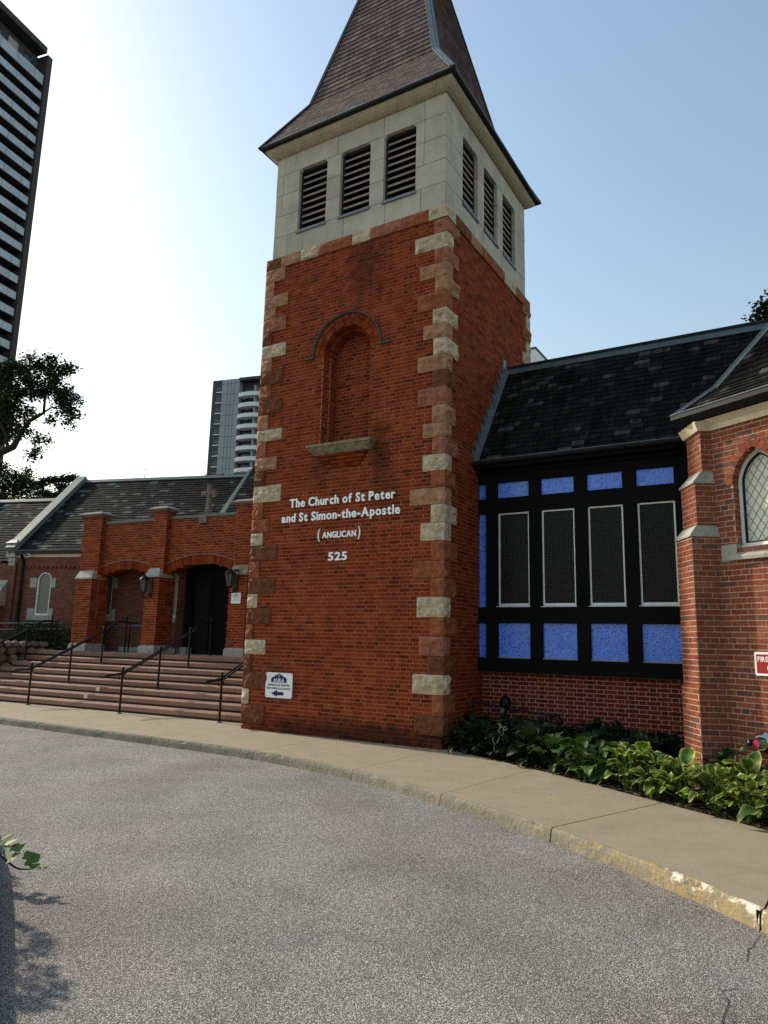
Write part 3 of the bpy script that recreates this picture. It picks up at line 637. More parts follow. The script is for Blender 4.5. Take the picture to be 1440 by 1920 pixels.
for i, (a, b_, c) in enumerate(BX):
    last = i == len(BX)-1
    part('band_stone', rockblock((0,-.035,0), X, -Y, X, a+.003, b_-(0 if last else .003), 0, .36 if last else .3, 9.17, 9.41, i+130, side=last, amp=.035), 'rock_'+c, lower)
y = .33; k = 0
while y < TD+.03:
    w = min(U(.35,.75), TD+.035-y)
    if TD+.035-y-w < .2: w = TD+.035-y
    part('band_stone', rockblock((.035,0,0), Y, X, Y, y+.003, y+w-.003, 0, .3, 9.17, 9.41, k+150, side=False, amp=.02), 'rock_'+random.choice('rtbpd'), lower); y += w; k += 1
mb = MB(); mb.box(-TW-.028, .03, -.026, TD+.03, 9.385, 9.405); part('band_top', mb, 'rock_t', lower)

# belfry
belfry = thing('belfry', (-TW/2, TD/2, 9.41), None, None); belfry.parent = tower; belfry.location = Vector((0,0,9.48)); WLOC['belfry'] = Vector((-TW/2, TD/2, 9.41))
IN = .05; ZC = [9.41, 9.94, 10.42, 10.90, 11.38, 11.92]
def ashlar(o, u, n, a0, a1, opens, seed):
    random.seed(seed)
    for r in range(5):
        zb, zt = ZC[r], ZC[r+1]
        if r == 0: segs = [(a0,a1)]
        elif r == 4: segs = [(a0,a1)]
        else:
            segs = []; x = a0
            for p, q in opens: segs.append((x, p)); x = q
            segs.append((x, a1))
        for s0, s1 in segs:
            L = s1-s0
            if r in (0, 4):
                cuts = [s0] + [c + U(-.06,.06) for c in ([s0+.35, s0+.75, s0+1.75, s0+2.7, s0+3.5] if r == 0 else [s0+.2, s0+.52, s0+1.6, s0+2.65, s0+3.6])] + [s1]
            elif L > .5: cuts = [s0, s0 + L*(.5 if r % 2 else .28), s1] if r % 2 == 0 else ([s0, s1] if r == 1 else [s0, s0+L*.3, s1])
            else: cuts = [s0, s1]
            for c0, c1 in zip(cuts, cuts[1:]):
                mb = MB(); g = .0055
                # leave the heads of the openings out of the lintel course
                mb.obox(o, u, n, c0+g, c1-g, -.22, U(-.002,.002), zb+g, zt-g); part('stone_block', mb, 'limestone', belfry)
    for p, q in opens:   # shouldered head, lead sill, louvres
        for sx, s in ((p, 1), (q, -1)):
            mb = MB(); P = lambda a, d, z: Vector(o) + Vector(u)*a + Vector(n)*d + Vector((0,0,z))
            mb.prism([P(sx,-.004,11.379), P(sx+s*.055,-.004,11.379), P(sx,-.004,11.325)], Vector(n)*-.2); part('head_shoulder', mb, 'limestone', belfry)
        mb = MB(); mb.obox(o, u, n, p-.02, q+.02, -.24, .035, 9.885, 9.94); part('lead_sill', mb, 'lead', belfry)
        mb = MB(); mb.obox(o, u, n, p+.004, p+.04, -.21, -.075, 9.945, 11.375); mb.obox(o, u, n, q-.04, q-.004, -.21, -.075, 9.945, 11.375); mb.obox(o, u, n, p+.04, q-.04, -.21, -.08, 11.335, 11.375); part('louvre_frame', mb, 'dark_metal', belfry)
        ns = 9
        for k in range(ns):
            zb = 9.98 + k*(1.36/ns); w = q-p-.084
            def bld(mb, w=w, k=k):
                mb.hexa([(-w/2,-.05,.0),(w/2,-.05,.0),(w/2,.035,.085),(-w/2,.035,.085),(-w/2,-.05,.045),(w/2,-.05,.045),(w/2,.035,.12),(-w/2,.035,.12)], (k%4+.5)/4)
            c = Vector(o) + Vector(u)*((p+q)/2) + Vector(n)*-.135 + Vector((0,0,zb))
            piece('louvre_slat', (round(w,3), k%4), bld, 'louvre', belfry, c, math.atan2(Vector(u).y, Vector(u).x))
ashlar((0,IN,0), X, -Y, -TW+IN, -IN, [(-3.475,-2.77),(-2.425,-1.72),(-1.395,-.69)], 5)
ashlar((-IN,0,0), Y, X, IN, TD-IN, [(.79,1.50),(1.83,2.55),(2.87,3.60)], 8)
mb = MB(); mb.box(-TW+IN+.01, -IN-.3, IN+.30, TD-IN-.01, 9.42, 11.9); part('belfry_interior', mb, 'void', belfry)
mb = MB(); mb.box(-TW+IN+.012, -IN-.012, TD-IN-.25, TD-IN-.008, 9.42, 11.9); mb.box(-TW+IN+.008, -TW+IN+.25, IN+.22, TD-IN-.25, 9.42, 11.9); mb.box(-IN-.32,-IN-.225, IN+.23, TD-IN-.26, 9.42, 11.9); part('rear_wall', mb, 'limestone', belfry)
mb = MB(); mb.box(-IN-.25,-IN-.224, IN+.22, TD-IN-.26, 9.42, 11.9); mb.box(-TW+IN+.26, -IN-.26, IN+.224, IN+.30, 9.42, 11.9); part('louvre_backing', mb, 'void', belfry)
# cornice: cyma profile swept round, in jointed lengths
prof = [(-.045, 11.74), (.0, 11.745), (.035, 11.79), (.10, 11.83), (.155, 11.88), (.165, 11.935), (.05, 11.96)]
prof = [(-.04, 11.80), (.0, 11.805), (.05, 11.83), (.105, 11.875), (.14, 11.92), (.15, 11.965), (.0, 11.975)]
def ring_pts(d, z): return [Vector((-TW-d, -d, z)), Vector((d, -d, z)), Vector((d, TD+d, z)), Vector((-TW-d, TD+d, z))]
for side in range(4):
    cuts = [0, .12, .32, .53, .74, .93, 1] if side < 2 else [0, 1]
    for c0, c1 in zip(cuts, cuts[1:]):
        mb = MB(); rows = []
        for t in (c0 + (.0007 if c0 else 0), c1 - (.0007 if c1 < 1 else 0)):
            row = []
            for d, z in prof:
                R4 = ring_pts(d, z); row.append(R4[side].lerp(R4[(side+1)%4], t))
            rows.append(row)
        n_ = len(prof); base = len(mb.v); mb.v += [tuple(p) for r_ in rows for p in r_]
        for j in range(n_): mb.f.append((base+j, base+n_+j, base+n_+(j+1)%n_, base+(j+1)%n_)); mb.r.append(.5)
        mb.f.append(tuple(range(base, base+n_))); mb.r.append(.5); mb.f.append(tuple(range(base+n_, base+2*n_))[::-1]); mb.r.append(.5)
        part('cornice_stone', mb, 'cornice', belfry)

# spire
spire = thing('spire', (-TW/2, TD/2, 11.98), None, None); spire.parent = tower; spire.location = Vector((0,0,12.05)); WLOC['spire'] = Vector((-TW/2, TD/2, 11.98))
cx, cy = -TW/2, TD/2
def hipring(b, z): return [Vector((-TW-b, -b, z)), Vector((b, -b, z)), Vector((b, TD+b, z)), Vector((-TW-b, TD+b, z))]
E0, E1, E2 = (.22, 12.03), (-.50, 13.30), (-2.0, 19.6)
mb = MB()
r0, r1, r2 = hipring(.20, 12.03), hipring(-.515, 13.28), hipring(-2.02, 19.5)
for a in range(4):
    b_ = (a+1)%4; mb.poly([r0[a], r0[b_], r1[b_], r1[a]]); mb.poly([r1[a], r1[b_], r2[b_], r2[a]])
mb.poly([r0[3], r0[2], r0[1], r0[0]]); mb.poly(r2)
part('roof_boarding', mb, 'tile_under', spire)
random.seed(31)
for side, (o, u, W) in enumerate(((Vector((0,0,0)), X, TW), (Vector((0,0,0)), Y, TD))):
    n = -Y if side == 0 else X
    for (b0, z0), (b1, z1), pitch in ((E0, E1, .105), (E1, E2, .148)):
        rise = Vector((0,0,z1-z0)) - n*(b0-b1); L = rise.length; up = rise/L
        c = Vector((-TW/2, 0, 0)) if side == 0 else Vector((0, TD/2, 0))
        eave = c + n*b0 + Vector((0,0,z0))
        rows = int(L/pitch) + 1 if z1 < 15 else int(4.6/pitch)
        half = lambda s, W=W, b0=b0, b1=b1, L=L: W/2 + b0 + (b1-b0)*s/L
        shingles(spire, 'roof_tile', 'tile', eave, u, up, rows, pitch, lambda s: (-half(s)+.06, half(s)-.06), .16, .20, .012 if pitch < .12 else .026, 150, jitter=.003)
# remaining height of the spire (far above the picture) and its other two faces: plain courses
for side in range(4):
    for zz0, zz1 in (((13.3, 19.5),) if side > 1 else ()) + (((17.6, 19.5),) if side < 2 else ()):
        pass
# hips: broad lead rolls
for a in range(4):
    for (b0, z0), (b1, z1), tail in ((E0, E1, 0), (E1, E2, 1)):
        p, q = hipring(b0, z0)[a], hipring(b1, z1)[a]; t = (q-p).normalized()
        out = Vector((1 if a in (1,2) else -1, -1 if a < 2 else 1, 0)).normalized()
        w = .095
        dirs = {0: (Vector((1,0,0)), Vector((0,1,0))), 1: (Vector((-1,0,0)), Vector((0,1,0))), 2: (Vector((-1,0,0)), Vector((0,-1,0))), 3: (Vector((1,0,0)), Vector((0,-1,0)))}[a]
        mb = MB(); lift = out*.02 + Vector((0,0,.02)); p2 = p - t*(.0 if tail else .06) + lift; q2 = q + lift + t*.02
        for dd in dirs:
            nn = t.cross(dd).normalized(); nn = nn if nn.dot(out) > 0 or nn.z > .5 else -nn
            a1_, a2_ = p2 + dd*w, q2 + dd*w
            mb.hexa([p2, a1_, a2_, q2, p2+nn*.02, a1_+nn*.02, a2_+nn*.02, q2+nn*.02])
            mb.tube([a1_+nn*.02, a2_+nn*.02], .009 if a == 1 else .006, 6)
        part('hip_flashing', mb, 'lead' if a == 1 else 'dark_metal', spire)
# gutter edge strip on the eaves
for a in range(4):
    p, q = hipring(.235, 12.0)[a], hipring(.235, 12.0)[(a+1)%4]
    pi_, qi = hipring(.10, 11.98)[a], hipring(.10, 11.98)[(a+1)%4]
    mb = MB(); h = Vector((0,0,.055)); mb.hexa([p - h*.45, q - h*.45, qi - h*.2, pi_ - h*.2, p+h*.4, q+h*.4, qi+h, pi_+h]); part('eaves_flashing', mb, 'dark_metal', spire)
    mb = MB(); mb.tube([p + h*.35, q + h*.35], .016, 6); part('eaves_roll', mb, 'lead', spire)

# ------------------------------------------------------------------ lettering on the tower
FC = None
def glyph(ch, size, bold):
    c = bpy.data.curves.new('letter', 'FONT'); c.body = ch; c.size = size; c.offset = bold; c.extrude = .011; c.bevel_depth = 0; c.resolution_u = 3
    o = bpy.data.objects.new('letter', c); COL.objects.link(o)
    bpy.context.view_layer.update(); dg = bpy.context.evaluated_depsgraph_get()
    me = bpy.data.meshes.new_from_object(o.evaluated_get(dg)); bpy.data.objects.remove(o); bpy.data.curves.remove(c); return me
GL = {}
def letters(parent, text, o, u, n, x0, x1, base, cap, m, bold=.012, sep=True, gap=.10, smallcaps=False):
    """one mesh per letter, laid out between x0 and x1 along u on baseline z"""
    items = []; x = 0
    for ch in text:
        if ch == ' ': x += .30; continue
        size = 1.0
        key = (ch, bold)
        if key not in GL:
            me = glyph(ch, 1.0, bold); co = np.array([v.co[:] for v in me.vertices]); GL[key] = (me, co)
        me, co = GL[key]; w = co[:,0].max() - co[:,0].min()
        items.append((me, co, x, ch)); x += w + gap
    tot = x - gap; capco = GL[('T', bold)][1] if ('T', bold) in GL else None
    if capco is None:
        me = glyph('T', 1.0, bold); GL[('T', bold)] = (me, np.array([v.co[:] for v in me.vertices])); capco = GL[('T', bold)][1]
    caph = capco[:,1].max(); sy = cap/caph; sx = (x1-x0)/tot
    joined = MB(); out = []
    o, u, n = Vector(o), Vector(u), Vector(n)
    for me, co, xx, ch in items:
        c2 = co.copy(); c2[:,0] = (c2[:,0] - co[:,0].min() + xx)*sx; c2[:,1] *= sy
        W = [o + u*(x0 + p[0]) + Vector((0,0,base + p[1])) + n*(p[2] + .012) for p in c2]
        if sep:
            mb = MB(); mb.v = [tuple(w) for w in W]; mb.f = [tuple(p.vertices) for p in me.polygons]; mb.r = [.5]*len(mb.f); part('letter', mb, m, parent)
        else:
            k = len(joined.v); joined.v += [tuple(w) for w in W]; joined.f += [tuple(i+k for i in p.vertices) for p in me.polygons]; joined.r += [.5]*len(me.polygons)
    return joined
TXT = (-2.1, -.03, 0)
line = thing('wall_lettering', (-2.1,-.02,4.05), 'white raised letters THE CHURCH OF ST PETER, upper line on the tower wall', 'lettering', 'white lettering on the tower')
letters(line, 'The Church of St Peter', (0,-.012,0), X, -Y, -3.255, -.93, 4.055, .162, 'white_paint', bold=.026)
line = thing('wall_lettering', (-2.1,-.02,3.77), 'white raised letters AND ST SIMON-THE-APOSTLE, second line on the tower wall', 'lettering', 'white lettering on the tower')
letters(line, 'and St Simon-the-Apostle', (0,-.012,0), X, -Y, -3.43, -.83, 3.775, .162, 'white_paint', bold=.026)
line = thing('wall_lettering', (-2.1,-.02,3.42), 'small white capitals ANGLICAN in brackets on the tower wall', 'lettering', 'white lettering on the tower')
letters(line, 'ANGLICAN', (0,-.012,0), X, -Y, -2.46, -1.725, 3.425, .112, 'white_paint', bold=.028)
letters(line, '(', (0,-.012,0), X, -Y, -2.565, -2.52, 3.425, .175, 'white_paint', bold=.012)
letters(line, ')', (0,-.012,0), X, -Y, -1.68, -1.635, 3.425, .175, 'white_paint', bold=.012)
line = thing('house_number', (-2.1,-.02,3.01), 'white raised street number 525 below the church name', 'number', 'white lettering on the tower')
letters(line, '525', (0,-.012,0), X, -Y, -2.31, -1.90, 3.01, .145, 'white_paint', bold=.026)

def flatpoly(mb, o, u, n, pts, d0, d1):
    P = [Vector(o) + Vector(u)*a + Vector((0,0,z)) + Vector(n)*d0 for a, z in pts]; mb.prism(P, Vector(n)*(d1-d0))
def rounded(x0, x1, z0, z1, r, k=5):
    pts = []
    for cx_, cz_, t0 in ((x1-r, z0+r, -PI/2), (x1-r, z1-r, 0), (x0+r, z1-r, PI/2), (x0+r, z0+r, PI)):
        for j in range(k+1): t = t0 + PI/2*j/k; pts.append((cx_ + r*math.cos(t), cz_ + r*math.sin(t)))
    return pts
# arrow sign
sign = thing('arrow_sign', (-3.3,-.03,.75), 'white square sign reading AURA with a navy left arrow, low on the tower', 'sign')
o = (-3.30, -.012, .755)
mb = MB(); flatpoly(mb, o, X, -Y, rounded(-.31,.31,-.225,.225,.03), .012, .026); part('sign_board', mb, 'sign_white', sign)
mb = MB(); flatpoly(mb, o, X, -Y, [(-.18,.05),(.18,.05),(.18,.125),(0,.212),(-.18,.125)], .0265, .0285); part('house_emblem', mb, 'navy', sign)
mb = MB(); flatpoly(mb, o, X, -Y, [(-.17,-.145),(-.03,-.085),(-.03,-.115),(.12,-.115),(.12,-.175),(-.03,-.175),(-.03,-.205)], .0265, .0285); part('arrow', mb, 'navy', sign)
def flat_text(parent, name, text, o, u, n, x0, x1, base, cap, m, bold=.015):
    j = letters(parent, text, o, u, n, x0, x1, base, cap, m, bold=bold, sep=False)
    # flatten to a thin print
    O, nn = Vector(o), Vector(n); j.v = [tuple(Vector(v) - nn*((Vector(v)-O).dot(nn)*.92)) for v in j.v]
    part(name, j, m, parent)
oo = (-3.30, -.0435, .755)
flat_text(sign, 'sign_text', 'AURA', (oo[0], -.0405, oo[2]), X, -Y, -.125, .125, .06, .062, 'sign_white', .03)
mb = MB(); flatpoly(mb, (oo[0], -.0405, oo[2]), X, -Y, [(-.004,.135),(.004,.135),(.004,.19),(-.004,.19)], 0, .001); flatpoly(mb, (oo[0], -.0405, oo[2]), X, -Y, [(-.014,.165),(-.004,.165),(-.004,.174),(-.014,.174)], 0, .001); flatpoly(mb, (oo[0], -.0405, oo[2]), X, -Y, [(.004,.165),(.014,.165),(.014,.174),(.004,.174)], 0, .001); part('small_cross', mb, 'sign_white', sign)
flat_text(sign, 'sign_text', 'ANGLICAN UNITED', (oo[0], -.039, oo[2]), X, -Y, -.255, .255, -.012, .036, 'black_print', .02)
flat_text(sign, 'sign_text', 'REFUGEE ALLIANCE', (oo[0], -.039, oo[2]), X, -Y, -.275, .275, -.072, .036, 'black_print', .02)
for sx in (-.285,.285):
    for sz in (-.2,.2):
        mb = MB(); mb.tube([(o[0]+sx, -.038, o[2]+sz), (o[0]+sx, -.042, o[2]+sz)], .008, 8); part('screw', mb, 'rail', sign)
# ------------------------------------------------------------------ link wing with mosaic panels
random.seed(41)
wing = thing('link_wing', (1.9, 3.0, -.1), 'low wing with black timber frame, blue mosaic panels and dark shingle roof beside the tower', 'church wing')
wl = thing('low_wall', (1.9, 1.6, 0), None, None); wl.parent = wing; wl.location = Vector((0,-1.4,.1)); WLOC[wl.name] = Vector((1.9,1.6,0))
BW = Brickwork(wl, M['brick_wing'], M['mortar_wing'])
BW.wall((0,1.60,0), X, -Y, .0, 4.02, -.15, 1.16, 'flemish', proud=.008)
BW.finish()
mb = MB(); mb.box(.0, 4.05, 1.605, 1.9, -.2, 1.2); part('wall_core', mb, 'mortar_wing', wl)
FP = 1.42                                     # face of the timber frame
fr = thing('timber_frame', (1.9, FP, 2.9), None, None); fr.parent = wing; fr.location = Vector((0, FP-3.0, 3.0)); WLOC[fr.name] = Vector((1.9, FP, 2.9))
XL = [.377 + .8125*k for k in range(-1, 5)]; PW = .59; X1 = 4.02
def fbox(x0, x1, z0, z1, y0=FP, y1=FP+.14, name='rail_member', m='black_timber'):
    mb = MB(); mb.box(x0, x1, y0, y1, z0, z1); return part(name, mb, m, fr, bevel=.003)
fbox(.0, X1, 1.115, 1.355, FP-.02, FP+.2, 'bottom_beam'); fbox(.0, X1, 1.96, 2.235, FP+.002, FP+.14, 'middle_beam'); fbox(.0, X1, 3.935, 4.205, FP+.002, FP+.14, 'upper_beam'); fbox(.0, X1, 4.495, 4.74, FP, FP+.2, 'top_beam')
for k, x in enumerate(XL):
    x0 = x + PW if k else .15; xa = max(0.152, x + PW) if k else .152
    nx = XL[k+1] if k < 5 and k+1 < len(XL) else X1
    fbox(x+PW+.001, min(nx-.001, X1), 1.357, 1.958, FP+.004, FP+.14, 'post'); fbox(x+PW+.001, min(nx-.001, X1), 2.237, 3.933, FP+.004, FP+.14, 'post'); fbox(x+PW+.001, min(nx-.001, X1), 4.207, 4.493, FP+.004, FP+.14, 'post')
panels = []
for k, x in enumerate(XL):
    xa, xb = max(x, .005), min(x + PW, X1)
    if k == 0: xb = .152
    for z0, z1, nm in ((4.205, 4.495, 'upper'), (1.355, 1.96, 'lower')) + (((2.235, 3.935, 'mid'),) if k == 0 else ()):
        mb = MB(); mb.box(xa, xb, FP+.06, FP+.09, z0, z1); part('mosaic_panel', mb, 'mosaic', fr)
        if nm == 'lower' and k: mb = MB(); mb.hexa([(xa,FP+.012,z0),(xb,FP+.012,z0),(xb,FP+.06,z0),(xa,FP+.06,z0),(xa,FP+.012,z0+.008),(xb,FP+.012,z0+.008),(xb,FP+.06,z0+.025),(xa,FP+.06,z0+.025)]); part('panel_drip', mb, 'grey_stone', fr)
    if k:
        a, b_, z0, z1 = xa+.004, xb-.004, 2.262, 3.93
        wn = []
        mb = MB(); t = .028; y0, y1 = FP+.055, FP+.10
        mb.box(a, a+t, y0, y1, z0, z1); mb.box(b_-t, b_, y0, y1, z0, z1); mb.box(a+t, b_-t, y0, y1, z0, z0+t*1.4); mb.box(a+t, b_-t, y0, y1, z1-t, z1)
        part('window_frame', mb, 'alu', fr)
        mb = MB(); mb.box(a+t, b_-t, FP+.085, FP+.092, z0+t, z1-t); part('window_pane', mb, 'glass', fr)
        mb = MB(); mb.hexa([(a-.02,FP-.018,2.236),(b_+.02,FP-.018,2.236),(b_+.02,FP+.055,2.236),(a-.02,FP+.055,2.236),(a-.02,FP-.018,2.243),(b_+.02,FP-.018,2.243),(b_+.02,FP+.055,2.262),(a-.02,FP+.055,2.262)]); part('window_sill', mb, 'alu', fr)
        mb = MB(); w = .0022; nx_, nz_ = 20, 58
        for i in range(1, nx_):
            x_ = a+t + (b_-a-2*t)*i/nx_; mb.box(x_-w/2, x_+w/2, FP+.062, FP+.064, z0+t, z1-t)
        for i in range(1, nz_):
            z_ = z0+t + (z1-z0-2*t)*i/nz_; mb.box(a+t, b_-t, FP+.059, FP+.0615, z_-w/2, z_+w/2)
        part('wire_mesh', mb, 'wire', fr, kind='stuff')
mb = MB(); mb.box(.0, X1, FP+.15, FP+.18, 1.2, 4.7); part('frame_lining', mb, 'void', fr)
# roof of the wing
wr = thing('wing_roof', (1.9, 2.0, 6.0), None, None); wr.parent = wing; wr.location = Vector((0,-1.0,6.1)); WLOC[wr.name] = Vector((1.9,2.0,6.0))
EY, EZ, RY, RZ = 1.19, 4.86, 2.84, 7.22
up = Vector((0, RY-EY, RZ-EZ)); SL = up.length; up.normalize(); nn = X.cross(up)
mb = MB(); q = lambda x, s, h=0: Vector((x, EY, EZ)) + up*s + nn*h
mb.hexa([q(.0,0,-.06), q(9.5,0,-.06), q(9.5,SL,-.06), q(.0,SL,-.06), q(.0,0), q(9.5,0), q(9.5,SL), q(.0,SL)]); 
mb.hexa([Vector((0,RY,RZ-.07)), Vector((9.5,RY,RZ-.07)), Vector((9.5,2*RY-EY,EZ-.06)), Vector((0,2*RY-EY,EZ-.06)), Vector((0,RY,RZ)), Vector((9.5,RY,RZ)), Vector((9.5,2*RY-EY,EZ)), Vector((0,2*RY-EY,EZ))])
part('roof_boarding', mb, 'shingle_under', wr)
shingles(wr, 'shingle', 'shingle', (0, EY, EZ), X, up, int((SL-.05)/.133), .133, lambda s: (.10, 6.4), .09, .30, .018, 300, jitter=.008)
# ridge capping
mb = MB()
for s1, s2 in ((SL-.20, SL+.012),):
    mb.hexa([q(.06,s1,.02), q(9.5,s1,.02), q(9.5,s2,.02), q(.06,s2,.02), q(.06,s1,.035), q(9.5,s1,.035), q(9.5,s2,.035), q(.06,s2,.035)])
part('ridge_capping', mb, 'ridge_copper', wr)
mb = MB(); mb.tube([q(.06,SL+.01,.045), q(9.5,SL+.01,.045)], .035, 8); part('ridge_roll', mb, 'dark_metal', wr)
# stepped flashing against the tower
ns = 12
for k in range(ns):
    s0, s1 = SL*k/ns, SL*(k+1)/ns; a, b_ = q(.012, s0), q(.012, s1)
    mb = MB(); mb.hexa([(.010,a.y-.0,a.z-.02),(.022,a.y,a.z-.02),(.022,b_.y+.02,b_.z-.02),(.010,b_.y+.02,b_.z-.02),(.010,a.y-.11,b_.z+.05),(.022,a.y-.11,b_.z+.05),(.022,b_.y+.0,b_.z+.05),(.010,b_.y+.0,b_.z+.05)]); part('step_flashing', mb, 'lead', wr)
mb = MB(); mb.hexa([q(.012,0,.03), q(.12,0,.03), q(.12,SL,.03), q(.012,SL,.03), q(.012,0,.05), q(.12,0,.036), q(.12,SL,.036), q(.012,SL,.05)]); part('soaker_flashing', mb, 'lead', wr)
mb = MB(); mb.box(.012,.03,2.66,2.80,7.0,7.42); part('flashing_upstand', mb, 'lead', wr)
# gutter and soffit
mb = MB()
for k in range(8):
    a, b_ = PI + PI*k/8, PI + PI*(k+1)/8; R = .062; c = (EY-.055, EZ-.005)
    p = lambda t, r: (c[0]+r*math.cos(t), c[1]+r*math.sin(t))
    i0, i1, o0, o1 = p(a,R-.006), p(b_,R-.006), p(a,R), p(b_,R)
    mb.hexa([(.02,*o0),(4.02,*o0),(4.02,*i0),(.02,*i0),(.02,*o1),(4.02,*o1),(4.02,*i1),(.02,*i1)])
part('gutter', mb, 'dark_metal', wr)
mb = MB(); mb.tube([(.02,EY-.118,EZ+.0),(4.02,EY-.118,EZ+.0)], .009, 6); part('gutter_bead', mb, 'lead', wr)
mb = MB(); mb.box(.012, 4.03, EY-.0, EY+.03, EZ-.13, EZ-.012); mb.box(.012, 4.03, EY+.03, FP+.2, EZ-.125, EZ-.10); mb.box(.012, 4.03, FP-.06, FP+.0, EZ-.2, EZ-.125); part('fascia_board', mb, 'black_timber', wr)
# gable blocking light behind
mb = MB(); mb.box(.05, 9.4, 1.9, 2*RY-EY-.3, -.1, 4.78); part('rear_wall', mb, 'brick_wing', wing)
# ground items at the foot of the wing
pr = thing('pipe_rail', (.65,1.15,-.1), 'low grey pipe rail standing in the dark bed against the wing wall', 'rail')
for x in (.0, 1.36):
    mb = MB(); mb.tube([(x+.02,1.18,-.12),(x+.02,1.18,.62-.12*x)], .018, 8); part('post', mb, 'dark_metal', pr)
mb = MB(); mb.tube([(.02,1.18,.60),(.7,1.18,.535),(1.40,1.18,.46)], .018, 8); part('top_rail', mb, 'dark_metal', pr)
mb = MB(); mb.tube([(1.40,1.18,.46),(1.52,1.18,.48),(1.56,1.2,.38),(1.5,1.22,.30)], .026, 8); part('elbow', mb, 'rail', pr)
sp = thing('garden_floodlight', (.62,1.22,-.1), 'black domed garden floodlight with a pale collar by the wing wall', 'floodlight')
mb = MB()
zs = [(.50,.06),(.53,.085),(.58,.10),(.64,.10),(.69,.08),(.725,.045),(.735,.0)]
n_ = 12
for z_, r_ in zs: mb.v += [(.60+r_*math.cos(2*PI*j/n_), 1.20+r_*math.sin(2*PI*j/n_), z_) for j in range(n_)]
for k in range(len(zs)-1):
    for j in range(n_): mb.f.append((k*n_+j, k*n_+(j+1)%n_, (k+1)*n_+(j+1)%n_, (k+1)*n_+j)); mb.r.append(.5)
part('lamp_hood', mb, 'rail', sp, smooth=True)
mb = MB(); mb.tube([(.57,1.14,.475),(.57,1.14,.535)], .045, 10); part('collar', mb, 'lead', sp)
mb = MB(); mb.tube([(.60,1.20,-.12),(.60,1.20,.50)], .022, 8); part('stake', mb, 'rail', sp)

# ------------------------------------------------------------------ apse at the right
random.seed(51)
S6 = Vector((math.sin(PI/3), .5, 0)); EE = Vector((-.5, math.sin(PI/3), 0)); WW = Vector((math.sin(PI/3), -.5, 0)); NA = Vector((-.5, -math.sin(PI/3), 0))
BB = Vector((3.93, -.87, 0)); J = BB + S6*.343; V = Vector((3.987, -.56, 0))
apse = thing('apse', (5.2, .3, -.1), 'old brick apse with stepped corner buttress, pointed window and shingled roof at the right', 'apse')
bw_ = thing('apse_wall', (5.0,-.5,0), None, None); bw_.parent = apse; bw_.location = Vector((5.0,-.5,0)) - Vector((5.2,.3,-.1)); WLOC[bw_.name] = Vector((5.0,-.5,0))
BW = Brickwork(bw_, M['brick_apse'], M['mortar_apse'])
WC, WHW, WSP, WSILL = .54, .295, 3.62, 2.845   # window centre along WW from J, half width, springing
def gothic(z, hw=WHW):
    if z < 2.83: return []
    if z < 3.62: return [(WC-hw, WC+hw)]
    R = 2*hw*.80; cxr = R - hw; d = z - 3.62
    if d >= math.sqrt(max(0, R*R - cxr*cxr)): return []
    h = math.sqrt(R*R - d*d) - cxr; return [(WC-h, WC+h)]
BW.wall(J, WW, NA, -.30, 2.3, -.2, 4.40, 'running', L=.222, holes=lambda z: gothic(z, WHW))
# wall facing the wing
BW.wall(V, Y, -X, .0, 2.2, -.2, 4.40, 'running', L=.222)
# buttress stages: (z0, z1, projection from B along S6, bottom)
STG = [(-.2, 1.10, -.02, -.02, .50), (1.10, 2.99, .0, 0, .48), (3.13, 3.69, .085, .02, .46), (3.845, 4.40, .19, .03, .45)]
for z0, z1, s, e0, e1 in STG:
    o = BB + S6*s
    BW.wall(o, EE, -S6, e0, e1, z0, z1, 'running', L=.222)
    BW.wall(o + EE*e0, S6, -EE, .0, .46-s, z0, z1, 'running', L=.222, proud=.0075)
    BW.wall(o + EE*e1, S6, EE, .0, .46-s, z0, z1, 'running', L=.222, proud=.0075)
# brick jambs and arch of the window
for sgn in (-1,):
    pass
R = 2*WHW*.80
BW.wall(J + WW*(WC+WHW), -NA, -WW, 0, .17, 2.87, 3.62, 'running', L=.11)
BW.wall(J + WW*(WC-WHW), -NA, WW, 0, .17, 2.87, 3.62, 'running', L=.11)
th = math.acos((R-WHW)/R)
BW.arch(J, WW, NA, WC-WHW+R, 3.62, R-.004, R+.105, PI, PI-th, w=.07, proud=.012, depth=.17)
BW.arch(J, WW, NA, WC+WHW-R, 3.62, R-.004, R+.105, 0, th, w=.07, proud=.012, depth=.17)
BW.finish()
# solid core
mb = MB()
def prismz(mb, pts, z0, z1, r=.5): mb.prism([(p[0],p[1],z0) for p in pts], (0,0,z1-z0), r)
far = J + WW*2.3
prismz(mb, [(V-NA*.24 + Vector((.0,.15,0))).to_tuple(), (J+WW*(WC-WHW-.01)-NA*.24), (J+WW*(WC-WHW-.01)-NA*.01), (J-WW*.26-NA*.006), (V+Vector((.012,.0,0))), (V+Vector((.012,2.2,0))), (V+Vector((.25,2.2,0)))], -.2, 4.36)
prismz(mb, [(J+WW*(WC-WHW-.02)-NA*.01), far-NA*.01, far-NA*.3, (J+WW*(WC-WHW-.02)-NA*.3)], -.2, 2.70)
for s, z0, z1, e0, e1 in ((-.02,-.2,1.1,-.02,.50),(0,1.1,2.99,0,.48),(.085,2.9,3.69,.02,.46),(.19,3.6,4.38,.03,.45)):
    o = BB + S6*(s+.006); a, b_ = o + EE*(e0+.006), o + EE*(e1-.006); prismz(mb, [a, b_, b_ + S6*.45, a + S6*.45], z0, z1)
prismz(mb, [(J+WW*(WC+WHW+.012)-NA*.01), far-NA*.01, far-NA*.3, (J+WW*(WC+WHW+.012)-NA*.24)], 2.6, 4.36)
part('wall_core', mb, 'mortar_apse', bw_)
